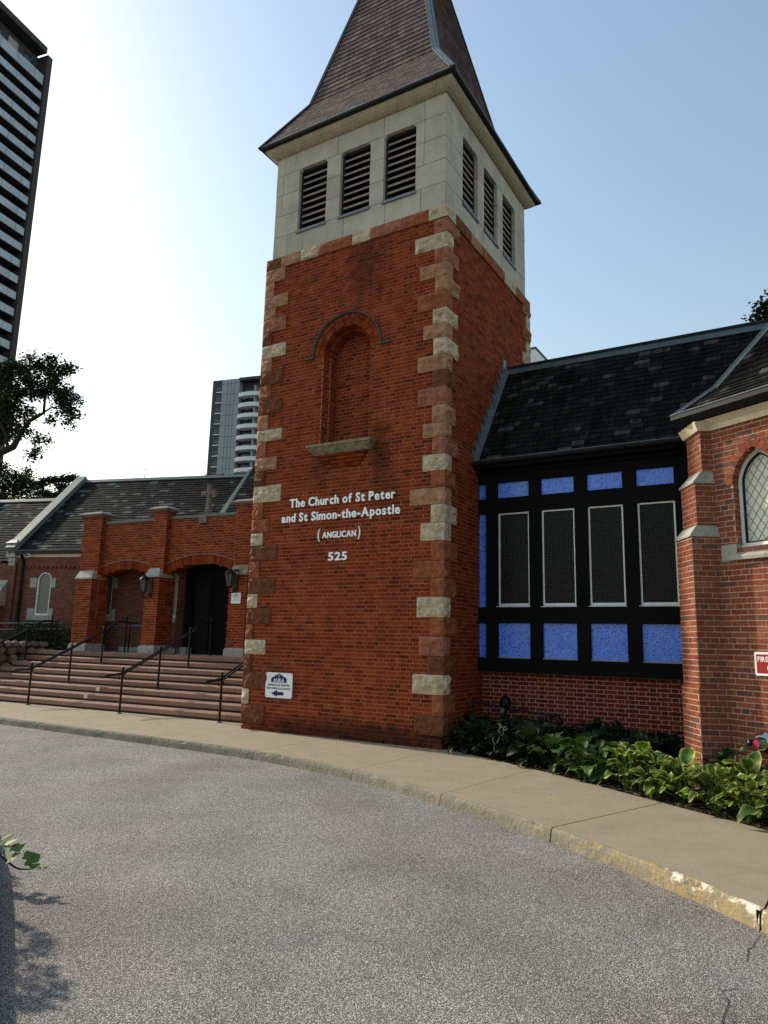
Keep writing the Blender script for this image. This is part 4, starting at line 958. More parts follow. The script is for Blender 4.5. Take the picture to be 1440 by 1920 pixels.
# stone weatherings of the buttress
def weather(sa, sb, za, zb, ea0, ea1, eb0, eb1):
    """from nose (sa at za) back up to (sb at zb)"""
    mb = MB(); A = lambda s, e, z: BB + S6*s + EE*e + Vector((0,0,z))
    mb.hexa([A(sa,ea0,za-.0), A(sa,ea1,za), A(.42,ea1,za), A(.42,ea0,za), A(sa,ea0,za+.022), A(sa,ea1,za+.022), A(.42,ea1,za+.022), A(.42,ea0,za+.022)])
    mb.hexa([A(sa,ea0,za+.022), A(sa,ea1,za+.022), A(.42,ea1,za+.022), A(.42,ea0,za+.022), A(sb,eb0,zb), A(sb,eb1,zb), A(.42,eb1,zb), A(.42,eb0,zb)])
    part('weathering_stone', mb, 'grey_stone', bw_, bevel=.004)
weather(-.022, .075, 2.985, 3.135, -.022, .50, .015, .465)
weather(.062, .18, 3.685, 3.85, .0, .48, .028, .452)
# brick splay course on the plinth
for k in range(4):
    mb = MB(); A = lambda s, e, z: BB + S6*s + EE*e + Vector((0,0,z)); e0, e1 = -.02+.13*k+.004, -.02+.13*(k+1)-.004
    mb.hexa([A(-.028,e0,1.07),A(-.028,e1,1.07),A(.1,e1,1.07),A(.1,e0,1.07),A(.0,e0,1.135),A(.0,e1,1.135),A(.1,e1,1.135),A(.1,e0,1.135)]); part('splay_brick', mb, 'brick_apse', bw_)
# window
gw = thing('pointed_window', tuple(J + WW*WC + Vector((0,0,3.4))), None, None); gw.parent = apse; gw.location = J + WW*WC + Vector((0,0,3.4)) - Vector((5.2,.3,-.1)); WLOC[gw.name] = J + WW*WC + Vector((0,0,3.4))
def gpts(hw, z0, zs, n=14):
    R_ = 2*hw*.80; cr = R_-hw; t = math.acos(cr/R_); pts = [(WC-hw, z0), (WC+hw, z0)]
    for k in range(n+1): a = t*k/n; pts.append((WC - cr + R_*math.cos(a), zs + R_*math.sin(a)))
    for k in range(n, -1, -1):
        a = t*k/n; pts.append((WC + cr - R_*math.cos(a), zs + R_*math.sin(a)))
    return pts
outer, inner = gpts(WHW-.003, 2.845, 3.62), gpts(WHW-.042, 2.885, 3.625)
mb = MB(); P = lambda p, d: J + WW*p[0] + NA*d + Vector((0,0,p[1]))
n_ = len(outer)
for k in range(n_):
    a, b_ = k, (k+1)%n_
    mb.hexa([P(outer[a],-.16), P(outer[b_],-.16), P(inner[b_],-.16), P(inner[a],-.16), P(outer[a],-.105), P(outer[b_],-.105), P(inner[b_],-.115), P(inner[a],-.115)])
part('window_frame', mb, 'white_frame', gw)
in2, in3 = gpts(WHW-.042, 2.885, 3.625), gpts(WHW-.062, 2.905, 3.628)
mb = MB()
for k in range(n_):
    a, b_ = k, (k+1)%n_
    mb.hexa([P(in2[a],-.17), P(in2[b_],-.17), P(in3[b_],-.17), P(in3[a],-.17), P(in2[a],-.125), P(in2[b_],-.125), P(in3[b_],-.13), P(in3[a],-.13)])
part('glazing_bead', mb, 'rail', gw)
mb = MB(); mb.poly([P(p,-.15) for p in gpts(WHW-.05, 2.893, 3.625)]); part('window_pane', mb, 'frosted', gw)
# lead came in diamonds, cut to the glass
mb = MB(); hw = WHW-.062
def inside(a, z):
    if z < 2.905: return False
    h = hw
    if z > 3.628:
        R_ = 2*hw*.80; d = z-3.628
        if d > R_: return False
        h = math.sqrt(max(0, R_*R_-d*d)) - (R_-hw)
    return abs(a-WC) < h
sl = 1.55
for sgn in (1,-1):
    for k in range(-30, 31):
        c = k*.105*sl; st = None; a = WC-hw
        pts = []
        while a <= WC+hw:
            z_ = 3.4 + sgn*sl*(a-WC) + c
            if inside(a, z_): pts.append((a, z_))
            a += .01
        if len(pts) > 2:
            p, q_ = pts[0], pts[-1]; d = Vector((q_[0]-p[0], q_[1]-p[1])); dn = Vector((-d.y, d.x)).normalized()*.0028
            mb.hexa([P((p[0]-dn.x,p[1]-dn.y),-.147), P((q_[0]-dn.x,q_[1]-dn.y),-.147), P((q_[0]+dn.x,q_[1]+dn.y),-.147), P((p[0]+dn.x,p[1]+dn.y),-.147), P((p[0]-dn.x,p[1]-dn.y),-.142), P((q_[0]-dn.x,q_[1]-dn.y),-.142), P((q_[0]+dn.x,q_[1]+dn.y),-.142), P((p[0]+dn.x,p[1]+dn.y),-.142)])
part('lead_came', mb, 'grey_stone', gw, kind='stuff')
# sill
mb = MB(); A = lambda a, d, z: J + WW*a + NA*d + Vector((0,0,z))
mb.hexa([A(.139,.055,2.665), A(2.0,.055,2.665), A(2.0,-.16,2.665), A(.139,-.16,2.665), A(.139,.06,2.715), A(2.0,.06,2.715), A(1.9,-.16,2.85), A(.25,-.16,2.85)]); part('window_sill', mb, 'grey_stone', gw, bevel=.005)
mb = MB(); mb.obox(J, WW, NA, .035, .25, -.14, .014, 2.66, 2.868); part('sill_end_block', mb, 'grey_stone', gw, bevel=.004)
mb = MB(); mb.obox(J, WW, NA, .2, 2.0, -.3, -.19, 2.7, 4.3); part('dark_room', mb, 'void', gw)
# eaves: cream moulding and gutter following the walls and buttress
ar = thing('apse_roof', (5.0,.0,5.0), None, None); ar.parent = apse; ar.location = Vector((5.0,0,5.0)) - Vector((5.2,.3,-.1)); WLOC[ar.name] = Vector((5.0,0,5.0))
mb = MB(); mb.obox(J, WW, NA, -.06, 2.3, -.05, .03, 4.385, 4.46); part('cream_moulding', mb, 'cream', ar)
mb = MB(); mb.hexa([A(-.06,.03,4.46),A(2.3,.03,4.46),A(2.3,-.05,4.46),A(-.06,-.05,4.46),A(-.20,.10,4.53),A(2.3,.10,4.53),A(2.3,-.05,4.53),A(-.06,-.05,4.53)]); part('cream_moulding', mb, 'cream', ar)
mb = MB(); C_ = lambda s, e, z: BB + S6*s + EE*e + Vector((0,0,z)); mb.hexa([C_(.15,.0,4.385),C_(.15,.48,4.385),C_(.4,.48,4.385),C_(.4,.0,4.385),C_(.10,-.04,4.50),C_(.10,.50,4.50),C_(.4,.50,4.50),C_(.4,-.04,4.50)]); part('cream_moulding', mb, 'cream', ar)
# eaves line offset .30 from the walls
OV = .26
VO = V - S6*(OV/math.cos(math.radians(30)))              # eaves corner
ZE = 4.66
APX = V + S6*1.95                                          # roof apex of this facet pair
g1 = VO + WW*2.6; g2 = VO + Y*2.6
mb = MB()
for a, b_, inn in ((VO, g1, -NA), (g2, VO, X)):
    d = Vector((0,0,1)); i_a, i_b = a + inn*.11, b_ + inn*.11
    if a is VO: i_a = VO + S6*.127
    if b_ is VO: i_b = VO + S6*.127
    mb.hexa([i_a+d*(ZE-.12)+inn*0, i_b+d*(ZE-.12), i_b + inn*.25+d*(ZE-.10), i_a + inn*.25+d*(ZE-.10), a+d*(ZE-.01), b_+d*(ZE-.01), b_+inn*.25+d*(ZE-.01), a+inn*.25+d*(ZE-.01)])
    mb.hexa([a+d*(ZE-.07), b_+d*(ZE-.07), i_b+d*(ZE-.12), i_a+d*(ZE-.12), a+d*(ZE-.01), b_+d*(ZE-.01), i_b+d*(ZE-.01), i_a+d*(ZE-.01)])
part('gutter', mb, 'dark_metal', ar)
mb = MB(); d = Vector((0,0,ZE)); mb.tube([VO+d, g1+d], .011, 6); mb.tube([VO+d, g2+d], .009, 6); part('gutter_bead', mb, 'lead', ar)
# roof facets; flared at the foot
def hipz(s):      # height of the hip above V at distance s along S6
    return 4.72 + (s+.02)*1.08 if s < .36 else 4.72 + .38*1.08 + (s-.36)*1.14
hip = [(-.22, 4.66), (.30, 5.03), (1.95, 6.93)]
mb = MB()
pts = [V + S6*s + Vector((0,0,z)) for s, z in hip]
def along(p, dirv, dist): return p + dirv*dist
for k in range(2):
    a, b_ = pts[k], pts[k+1]
    for dv in (WW, Y):
        L = 2.9
        mb.poly([a, a+dv*L, b_+dv*L, b_]); 
part('roof_boarding', mb, 'shingle_under', ar)
for k, (p0, p1) in enumerate(((pts[0], pts[1]), (pts[1], pts[2]))):
    dh = p1 - p0; along_w = dh.dot(WW); up = dh - WW*along_w; L = up.length; up.normalize(); pitch = .125
    nrow = int(L/pitch) + (1 if k == 0 else 0); nrow = min(nrow, 12)
    shingles(ar, 'shingle', 'shingle', p0, WW, up, nrow, pitch if k else L/max(1,nrow), lambda s, aw=along_w, L=L: (aw*s/L + .05, 2.5), .09, .26, .018, 120 if k else 60, jitter=.008)
for k, (a, b_) in enumerate(((pts[0], pts[1]), (pts[1], pts[2]))):
    t = (b_-a).normalized(); a2, b2 = a - t*(.03 if k else .10) + Vector((0,0,.03)), b_ + Vector((0,0,.03))
    mb = MB()
    for dv in (WW, Y):
        nn = t.cross(dv).normalized(); nn = nn if nn.z > 0 else -nn; w = .085 if k else .055
        mb.hexa([a2, a2+dv*w, b2+dv*w, b2, a2+nn*.012, a2+dv*w+nn*.012, b2+dv*w+nn*.012, b2+nn*.012])
    part('hip_flashing', mb, 'copper' if k else 'lead', ar)
    mb = MB(); mb.tube([a2+Vector((0,0,.02)), b2+Vector((0,0,.02))], .016, 6); part('hip_roll', mb, 'lead' if not k else 'copper', ar)

# fire sign, hose inlet
fs = thing('fire_sign', tuple(J + WW*.66 + NA*.02 + Vector((0,0,1.42))), 'red and white FIRE sign on the apse wall at the right edge', 'sign')
mb = MB(); flatpoly(mb, J, WW, NA, rounded(.395,1.125,1.29,1.562,.02), .012, .026); part('sign_board', mb, 'sign_white', fs)
mb = MB(); flatpoly(mb, J, WW, NA, rounded(.42,1.10,1.317,1.535,.008), .0265, .0285); part('red_panel', mb, 'sign_red', fs)
flat_text(fs, 'sign_text', 'FIRE DEPARTMENT', J + NA*.0275, WW, NA, .437, 1.083, 1.452, .058, 'sign_white', .02)
flat_text(fs, 'sign_text', 'CONNECTION', J + NA*.0275, WW, NA, .55, .97, 1.350, .058, 'sign_white', .02)
hc = thing('hose_connection', tuple(J + WW*.5 + NA*.05 + Vector((0,0,.50))), 'round chrome fire hose inlet with a faded red cap on the apse wall', 'hose inlet')
c = J + WW*.42 + Vector((0,0,.53))
def disc(mb, c, n, r0, r1, d0, d1, seg=24):
    u = WW; rings = []
    for r, d in ((r0, d0), (r1, d1)):
        i = len(mb.v); mb.v += [tuple(c + n*d + u*(r*math.cos(2*PI*k/seg)) + Vector((0,0,r*math.sin(2*PI*k/seg)))) for k in range(seg)]; rings.append(i)
    for k in range(seg): mb.f.append((rings[0]+k, rings[0]+(k+1)%seg, rings[1]+(k+1)%seg, rings[1]+k)); mb.r.append(.5)
    mb.f.append(tuple(rings[1]+k for k in range(seg))); mb.r.append(.5)
mb = MB(); disc(mb, c, NA, .13, .085, .0, .05); part('wall_plate', mb, 'chrome', hc, smooth=False)
mb = MB(); disc(mb, c, NA, .07, .06, .03, .11); part('body', mb, 'dark_metal', hc)
for sg in (-1, 1):
    ax = (NA + WW*sg*.9).normalized(); cc = c + NA*.08 + WW*sg*.04
    mb = MB(); mb.tube([cc, cc + ax*.085], .038, 14); part('inlet', mb, 'dark_metal', hc)
    mb = MB(); mb.tube([cc + ax*.085, cc + ax*.10], .048, 14); part('inlet_rim', mb, 'chrome', hc)
mb = MB(); disc(mb, c + Vector((0,0,-.01)), NA, .048, .044, .11, .14, 16); part('centre_cap', mb, 'red_cap', hc)
# ------------------------------------------------------------------ entrance steps
random.seed(61)
MP = Vector((1,.064,0)).normalized(); NP = Vector((.064,-1,0)).normalized(); P0 = Vector((-7.5,3.05,0))
steps = thing('entrance_steps', (-8.5, 1.5, -.07), 'wide flight of eight pinkish stone steps left of the tower', 'steps')
RS, TR, SY, SZ = .151, .318, .441, -.07
def SP(x, d): return Vector((x, SY + .064*(x+7.5) + d, 0))    # d metres behind the first riser
XE = -4.16; XW = [-17, -17, -17, -15.2, -14.4, -14.15, -14.1, -14.1]
for k in range(8):
    d0 = TR*k; zt = SZ + RS*(k+1); zb = zt - .108; xw = XW[k]; x = xw; dep = TR+.06 if k < 7 else .42
    edges = [xw]
    while edges[-1] < XE - 1.0: edges.append(edges[-1] + U(.9, 1.75))
    edges = [e for e in edges if e < XE-.35] + [XE]
    for a, b_ in zip(edges, edges[1:]):
        mb = MB(); r = rnd(); g = .003
        A_, B_ = SP(a+g, d0), SP(b_-g, d0); w = Vector((0, dep, 0)); e = .020
        q = lambda p, z: (p.x, p.y, z)
        # slab with a slightly rounded, uneven nosing
        n_ = 7; h0 = [U(-.003,.003) for _ in range(n_+1)]
        for j in range(n_):
            p, r_ = A_.lerp(B_, j/n_), A_.lerp(B_, (j+1)/n_); o0, o1 = Vector((0,h0[j],0)), Vector((0,h0[j+1],0))
            mb.hexa([q(p+o0,zb), q(r_+o1,zb), q(r_+w,zb), q(p+w,zb), q(p+o0,zt-e), q(r_+o1,zt-e), q(r_+w,zt-e), q(p+w,zt-e)], r, skip=(1,) + ((5,) if j else ()) + ((3,) if j < n_-1 else ()))
            mb.hexa([q(p+o0,zt-e), q(r_+o1,zt-e), q(r_+w,zt-e), q(p+w,zt-e), q(p+o0+Vector((0,e,0)),zt), q(r_+o1+Vector((0,e,0)),zt), q(r_+w,zt), q(p+w,zt)], r, skip=(0,) + ((5,) if j else ()) + ((3,) if j < n_-1 else ()))
        part('step_stone', mb, 'pink_step', steps)
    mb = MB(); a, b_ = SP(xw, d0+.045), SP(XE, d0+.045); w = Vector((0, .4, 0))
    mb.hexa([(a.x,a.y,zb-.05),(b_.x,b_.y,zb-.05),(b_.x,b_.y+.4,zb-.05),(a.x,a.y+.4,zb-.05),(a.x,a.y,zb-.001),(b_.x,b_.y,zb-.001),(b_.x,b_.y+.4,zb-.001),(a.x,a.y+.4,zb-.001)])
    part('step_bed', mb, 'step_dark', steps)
ZL = SZ + RS*8
mb = MB(); a, b_ = SP(-14.1, TR*7+.42), SP(XE, TR*7+.42); mb.hexa([(a.x,a.y,.9),(b_.x,b_.y,.9),(b_.x,b_.y+6,.9),(a.x,a.y+4,.9),(a.x,a.y,ZL-.004),(b_.x,b_.y,ZL-.004),(b_.x,b_.y+6,ZL-.004),(a.x,a.y+4,ZL-.004)]); part('landing_slab', mb, 'grey_stone', steps)
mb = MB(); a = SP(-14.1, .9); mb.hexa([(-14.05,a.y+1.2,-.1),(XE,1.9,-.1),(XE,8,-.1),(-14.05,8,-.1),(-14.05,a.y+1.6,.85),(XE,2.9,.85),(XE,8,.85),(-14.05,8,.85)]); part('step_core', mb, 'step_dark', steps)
for (x, k) in ((-9.62, 2), (-9.62, 1), (-11.9, 7)):     # two pale patches on the risers and one at the top
    mb = MB(); p = SP(x, TR*k-.003); q_ = SP(x+.13, TR*k-.003); zt = SZ+RS*(k+1)
    mb.poly([(p.x,p.y,zt-.105),(q_.x,q_.y,zt-.105),(q_.x,q_.y,zt-.014),(p.x,p.y,zt-.014)]); part('pale_patch', mb, 'cap_stone' if k == 7 else 'cream', steps)

# ------------------------------------------------------------------ entrance porch
porch = thing('entrance_porch', (-8.7, 3.5, ZL), 'red brick entrance porch with two wide segmental arches and stone capped piers', 'porch')
pw = thing('arcade', (-8.7,3.3,ZL), None, None); pw.parent = porch; pw.location = Vector((0,-.2,0)); WLOC[pw.name] = Vector((-8.7,3.3,ZL))
BW = Brickwork(pw, M['brick_porch'], M['mortar_porch'])
def seg(a0, a1, zs, rise):
    h = (a1-a0)/2; R_ = (h*h + rise*rise)/(2*rise); c = (a0+a1)/2, zs + rise - R_; return c, R_, h
A1, A2 = (-5.02, -2.93), (-2.46, -.03)
(c1, R1, h1), (c2, R2, h2) = seg(*A1, 3.24, .22), seg(*A2, 3.29, .26)
def hol(z):
    out = []
    for (a0, a1), (c, R_, h) in ((A1,(c1,R1,h1)), (A2,(c2,R2,h2))):
        top = c[1] + R_
        if z < (3.24 if a0 < -4 else 3.29): out.append((a0, a1))
        elif z < top: hh = math.sqrt(max(0, R_*R_ - (z-c[1])**2)); out.append((c[0]-hh, c[0]+hh))
    return out
ow = P0 - NP*.25
BW.wall(ow, MP, NP, -5.66, .5, ZL, 4.79, 'running', holes=hol)
for (c, R_, h) in ((c1,R1,h1), (c2,R2,h2)):
    t = math.asin(h/R_)
    BW.arch(ow, MP, NP, c[0], c[1], R_-.003, R_+.215, PI/2+t, PI/2-t, w=.068, proud=.012, depth=.32)
    t2 = math.asin(min(1, (h+.07)/(R_+.25)))
    mb = MB(); K = 24
    for k in range(K):
        a, b_ = PI/2+t2-(2*t2)*k/K, PI/2+t2-(2*t2)*(k+1)/K; q = lambda r, tt, d: ow + MP*(c[0]+r*math.cos(tt)) + Vector((0,0,c[1]+r*math.sin(tt))) + NP*d
        mb.hexa([q(R_+.22,a,-.02), q(R_+.22,b_,-.02), q(R_+.255,b_,-.02), q(R_+.255,a,-.02), q(R_+.22,a,.035), q(R_+.22,b_,.035), q(R_+.255,b_,.03), q(R_+.255,a,.03)])
    part('label_course', mb, 'mortar_nave', pw)
PIERS = [(-5.68,-5.06,-5.72,-4.97), (-2.95,-2.47,-2.92,-2.44), (-.04,.5,-.02,.5)]
for i, (a0, a1, b0, b1) in enumerate(PIERS):
    BW.wall(P0, MP, NP, a0, a1, 1.345, 3.19, 'running')
    BW.wall(P0 + MP*a1, -NP, MP, 0, .62, 1.345, 3.19, 'running', proud=.0075)
    BW.wall(P0 + MP*a0, -NP, -MP, 0, .62, 1.345, 3.19, 'running', proud=.0075)
    pu = P0 - NP*.085
    BW.wall(pu, MP, NP, b0, b1, 3.40, 4.99, 'running'); BW.wall(pu + MP*b1, -NP, MP, 0, .35, 3.3, 4.99, 'running', proud=.0075); BW.wall(pu + MP*b0, -NP, -MP, 0, .35, 3.3, 4.99, 'running', proud=.0075)
    if i == 0: BW.wall(P0 - NP*.25 + MP*-5.66, -NP, -MP, .0, 1.4, ZL, 4.79, 'running')
    mb = MB(); mb.obox(P0, MP, NP, a0+.008, a1-.008, -.62, -.004, ZL, 3.24); mb.obox(pu, MP, NP, b0+.008, b1-.008, -.35, -.004, 3.2, 4.98); part('pier_core', mb, 'mortar_porch', pw)
    mb = MB(); mb.obox(P0, MP, NP, a0-.045, a1+.045, -.64, .05, ZL-.002, 1.30); mb.hexa([P0+MP*(a0-.045)+NP*.05+Z*1.30, P0+MP*(a1+.045)+NP*.05+Z*1.30, P0+MP*(a1+.045)-NP*.64+Z*1.30, P0+MP*(a0-.045)-NP*.64+Z*1.30, P0+MP*(a0-.01)+NP*.012+Z*1.35, P0+MP*(a1+.01)+NP*.012+Z*1.35, P0+MP*(a1+.01)-NP*.62+Z*1.35, P0+MP*(a0-.01)-NP*.62+Z*1.35]); part('base_stone', mb, 'grey_stone', pw, bevel=.006)
    # weathering stone
    mb = MB(); q = lambda a, d, z: P0 + MP*a + NP*d + Z*z
    mb.hexa([q(a0-.03,.05,3.17), q(a1+.04,.05,3.17), q(a1+.04,-.45,3.17), q(a0-.03,-.45,3.17), q(a0-.03,.05,3.215), q(a1+.04,.05,3.215), q(a1+.04,-.45,3.215), q(a0-.03,-.45,3.215)])
    mb.hexa([q(a0-.03,.05,3.215), q(a1+.04,.05,3.215), q(a1+.04,-.45,3.215), q(a0-.03,-.45,3.215), q(a0+.02,-.095,3.45), q(a1-.09 if i == 1 else a1-.04,-.095,3.45), q(a1-.09 if i == 1 else a1-.04,-.45,3.45), q(a0+.02,-.45,3.45)]); part('weathering_stone', mb, 'grey_stone' if i < 2 else 'sill_stone', pw, bevel=.006)
    # cap stone
    mb = MB(); o4 = [(b0-.13,.05),(b1+.13,.05),(b1+.13,-.48),(b0-.13,-.48)]; i4 = [(b0+.02,-.07),(b1-.02,-.07),(b1-.02,-.36),(b0+.02,-.36)]
    mb.hexa([q(a,d,4.985) for a, d in [(b0-.05,-.02),(b1+.05,-.02),(b1+.05,-.42),(b0-.05,-.42)]] + [q(a,d,5.04) for a, d in o4]); mb.hexa([q(a,d,5.04) for a, d in o4] + [q(a,d,5.075) for a, d in o4]); mb.hexa([q(a,d,5.075) for a, d in o4] + [q(a,d,5.15) for a, d in i4]); part('cap_stone', mb, 'cap_stone', pw, bevel=.006)
BW.finish()
for a0, a1 in ((-4.93,-4.0),(-3.99,-2.96),(-2.40,-1.3),(-1.29,-.06)):   # coping lengths
    mb = MB(); q = lambda a, d, z: ow + MP*a + NP*d + Z*z
    mb.hexa([q(a0,.05,4.79), q(a1,.05,4.79), q(a1,-.40,4.79), q(a0,-.40,4.79), q(a0,.055,4.86), q(a1,.055,4.86), q(a1,-.40,4.90), q(a0,-.40,4.90)]); part('coping', mb, 'copper', pw)
# wall thickness behind, ceiling and inner lobby, its shade painted as near-black sheets
mb = MB(); q = lambda a, d, z: ow + MP*a + NP*d + Z*z
mb.hexa([q(-5.66,-.012,3.75), q(.5,-.012,3.75), q(.5,-.32,3.75), q(-5.66,-.32,3.75), q(-5.66,-.012,4.78), q(.5,-.012,4.78), q(.5,-.32,4.78), q(-5.66,-.32,4.78)]); part('wall_core', mb, 'mortar_porch', pw)
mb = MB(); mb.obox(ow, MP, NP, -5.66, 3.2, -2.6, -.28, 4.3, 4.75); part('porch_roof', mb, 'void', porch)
mb = MB(); mb.obox(ow, MP, NP, -5.66, .5, -.34, -.30, 3.72, 4.4); part('inner_lintel', mb, 'brick_nave', porch)
BW = Brickwork(pw, M['brick_nave'], M['mortar_nave'], n_parts=0)
BW.wall(P0 - NP*.62 + MP*-2.36, -NP, MP, 0, .30, 1.32, 4.3, 'running'); BW.finish()
mb = MB(); mb.obox(P0, MP, NP, -2.30, -2.1, -1.05, -.8, ZL, 1.32); part('base_stone', mb, 'grey_stone', pw)
mb = MB(); mb.obox(P0, MP, NP, -2.27, 2.6, -1.30, -1.24, ZL, 4.3); mb.obox(P0, MP, NP, -2.42, -2.30, -1.3, -.92, ZL, 4.3); part('lobby_shade_sheet', mb, 'void', porch)
for a in (-1.7, -.72):
    mb = MB(); mb.obox(P0, MP, NP, a, a+.92, -1.235, -1.19, ZL+.01, 3.25); part('door_leaf', mb, 'black_timber', porch)
mb = MB(); mb.obox(P0, MP, NP, .26, .30, -1.19, -1.15, ZL+.01, 3.1); part('door_edge', mb, 'alu', porch)
for k in range(4):
    mb = MB(); mb.obox(P0, MP, NP, .42 + (.08 if k%2 else 0), .75, -1.23, -1.1, ZL+.05+.32*k, ZL+.34+.32*k); part('inner_quoin', mb, 'rock_b' if k%2 else 'rock_d', porch)
# stone cross on the parapet
cr = thing('stone_cross', tuple(ow + MP*-1.25 + Z*4.9), 'weathered stone cross standing on the porch parapet', 'cross')
cb = ow + MP*-1.25 - NP*.12
mb = MB(); mb.obox(cb, MP, NP, -.14, .14, -.10, .2, 4.62, 4.80); mb.hexa([cb+MP*-.11+NP*.10+Z*4.80, cb+MP*.11+NP*.10+Z*4.80, cb+MP*.11-NP*.10+Z*4.80, cb-MP*.11-NP*.10+Z*4.80, cb+MP*-.075+NP*.07+Z*5.05, cb+MP*.075+NP*.07+Z*5.05, cb+MP*.075-NP*.07+Z*5.05, cb-MP*.075-NP*.07+Z*5.05]); part('cross_foot', mb, 'cap_stone', cr, bevel=.008)
mb = MB(); mb.obox(cb, MP, NP, -.055, .055, -.05, .05, 5.05, 5.71); part('shaft', mb, 'cap_stone', cr, bevel=.006)
for s_ in (-1, 1):
    mb = MB(); mb.obox(cb, MP, NP, min(.056*s_, .24*s_), max(.056*s_, .24*s_), -.05, .05, 5.41, 5.53); part('arm', mb, 'cap_stone', cr, bevel=.006)
# wall lanterns
def lantern(o, label):
    t = thing('wall_lantern', tuple(o), label, 'lantern', 'lanterns on the porch piers'); n_ = 6
    c = Vector(o) + NP*.24
    mb = MB(); mb.obox(o, MP, NP, -.07, .07, .0, .02, -.30, .30); part('back_plate', mb, 'rail', t)
    mb = MB(); mb.tube([Vector(o)+NP*.02+Z*-.18, Vector(o)+NP*.10+Z*-.30, c+Z*-.31, c+NP*.05+Z*-.24, c+Z*-.17], .016, 8); part('scroll_arm', mb, 'rail', t)
    def ring(z, r): return [c + MP*(r*math.cos(2*PI*k/n_+.5)) + NP*(r*math.sin(2*PI*k/n_+.5)) + Z*z for k in range(n_)]
    a, b_ = ring(-.15,.065), ring(.16,.125)
    mb = MB()
    for k in range(n_): mb.poly([a[k], a[(k+1)%n_], b_[(k+1)%n_], b_[k]])
    part('glass_body', mb, 'lantern_glass', t)
    mb = MB()
    for k in range(n_): mb.tube([a[k], b_[k]], .010, 5)
    mb.tube([c+Z*-.18, c+Z*-.15], .07, 6); mb.tube([c+Z*.15, c+Z*.175], .14, 6); part('cage', mb, 'rail', t)
    mb = MB(); mb.tube([c+Z*.175, c+Z*.23, c+Z*.27, c+Z*.29, c+Z*.34], [.13,.09,.045,.02,.01], 8); part('cap', mb, 'rail', t)
lantern(P0 + MP*-2.74 + NP*.008 + Z*2.92, 'black lantern on the middle porch pier between the arches')
lantern(P0 + MP*.16 + NP*.008 + Z*3.02, 'black lantern on the right porch pier above the small notice')
ns_ = thing('notice_sign', tuple(P0+MP*.16+Z*2.6), 'small white notice on the right porch pier', 'sign')
o = P0 + MP*.20
mb = MB(); flatpoly(mb, o, MP, NP, rounded(-.15,.15,2.45,2.72,.01), .012, .022); part('notice_board', mb, 'sign_white', ns_)
mb = MB()
for z_, w0, w1, h in ((2.685,-.05,.06,.008),(2.64,-.09,.09,.018),(2.60,-.09,.11,.008),(2.57,-.05,.04,.006),(2.535,-.10,.09,.007)):
    x = w0
    while x < w1:
        w = min(U(.015,.04), w1-x); flatpoly(mb, o, MP, NP, [(x,z_),(x+w-.004,z_),(x+w-.004,z_+h),(x,z_+h)], .0225, .0235); x += w
part('small_print', mb, 'black_print', ns_, kind='stuff')

# ------------------------------------------------------------------ handrails
def rail_y(x, d): p = SP(x, d); return p.y
def handrail(x, label, first=True, top=True, posts=((-.22, 0), (.85, 3), (1.80, 6), (2.55, 8)), ends=True):
    t = thing('handrail', (x, .2, -.07), label, 'handrail', 'black handrails on the entrance steps')
    dx = -.06
    pt = lambda d, z, o=0: Vector((x + dx*(d+.2) + o, rail_y(x, d), z))
    H = .86
    for d, k in posts:
        zb = SZ + RS*k; mb = MB(); mb.tube([pt(d, zb), pt(d, zb+H+.09)], .024, 8); part('post', mb, 'rail', t)
        mb = MB(); mb.tube([pt(d, zb), pt(d, zb+.018)], .055, 10); part('base_plate', mb, 'lead', t)
        mb = MB(); mb.tube([pt(d, zb+H+.085), pt(d, zb+H+.11), pt(d, zb+H+.125)], [.033,.028,.008], 8); part('finial', mb, 'rail', t)
        if k == 0:
            mb = MB(); c = pt(d, zb+H-.05); mb.tube([c + Vector((0, -.02, 0)) + Vector((.0,.075*math.sin(a*PI/6)*1.0, -.045+.06*math.cos(a*PI/6))) for a in range(7, 18)], .009, 6, cap=False); part('scroll', mb, 'rail', t)
    z0 = SZ + .83; d1, zt = 1.95, SZ + RS*6 + .92 
    for o_ in (-.05, .05):
        mb = MB(); mb.tube([pt(-.66, z0-.02, o_), pt(-.36, z0, o_), pt(-.2, z0+.02, o_), pt(.85, SZ+RS*3+.87, o_), pt(1.8, SZ+RS*6+.86, o_), pt(2.22, SZ+RS*8+.80, o_), pt(2.4, SZ+RS*8+.82, o_), pt(2.9, SZ+RS*8+.80, o_)], .019, 8); part('rail', mb, 'rail', t)
    mb = MB(); mb.tube([pt(-.66, z0-.02, -.05), pt(-.70, z0-.03, 0), pt(-.66, z0-.02, .05)], .019, 8); part('rail_return', mb, 'rail', t)
handrail(-13.8, 'black iron handrail at the far left end of the steps')
handrail(-10.80, 'black iron handrail second from the left, in line with the left arch')
handrail(-7.83, 'black iron handrail rising in front of the dark right arch')
handrail(-5.09, 'black iron handrail close to the tower, at the right end of the steps')

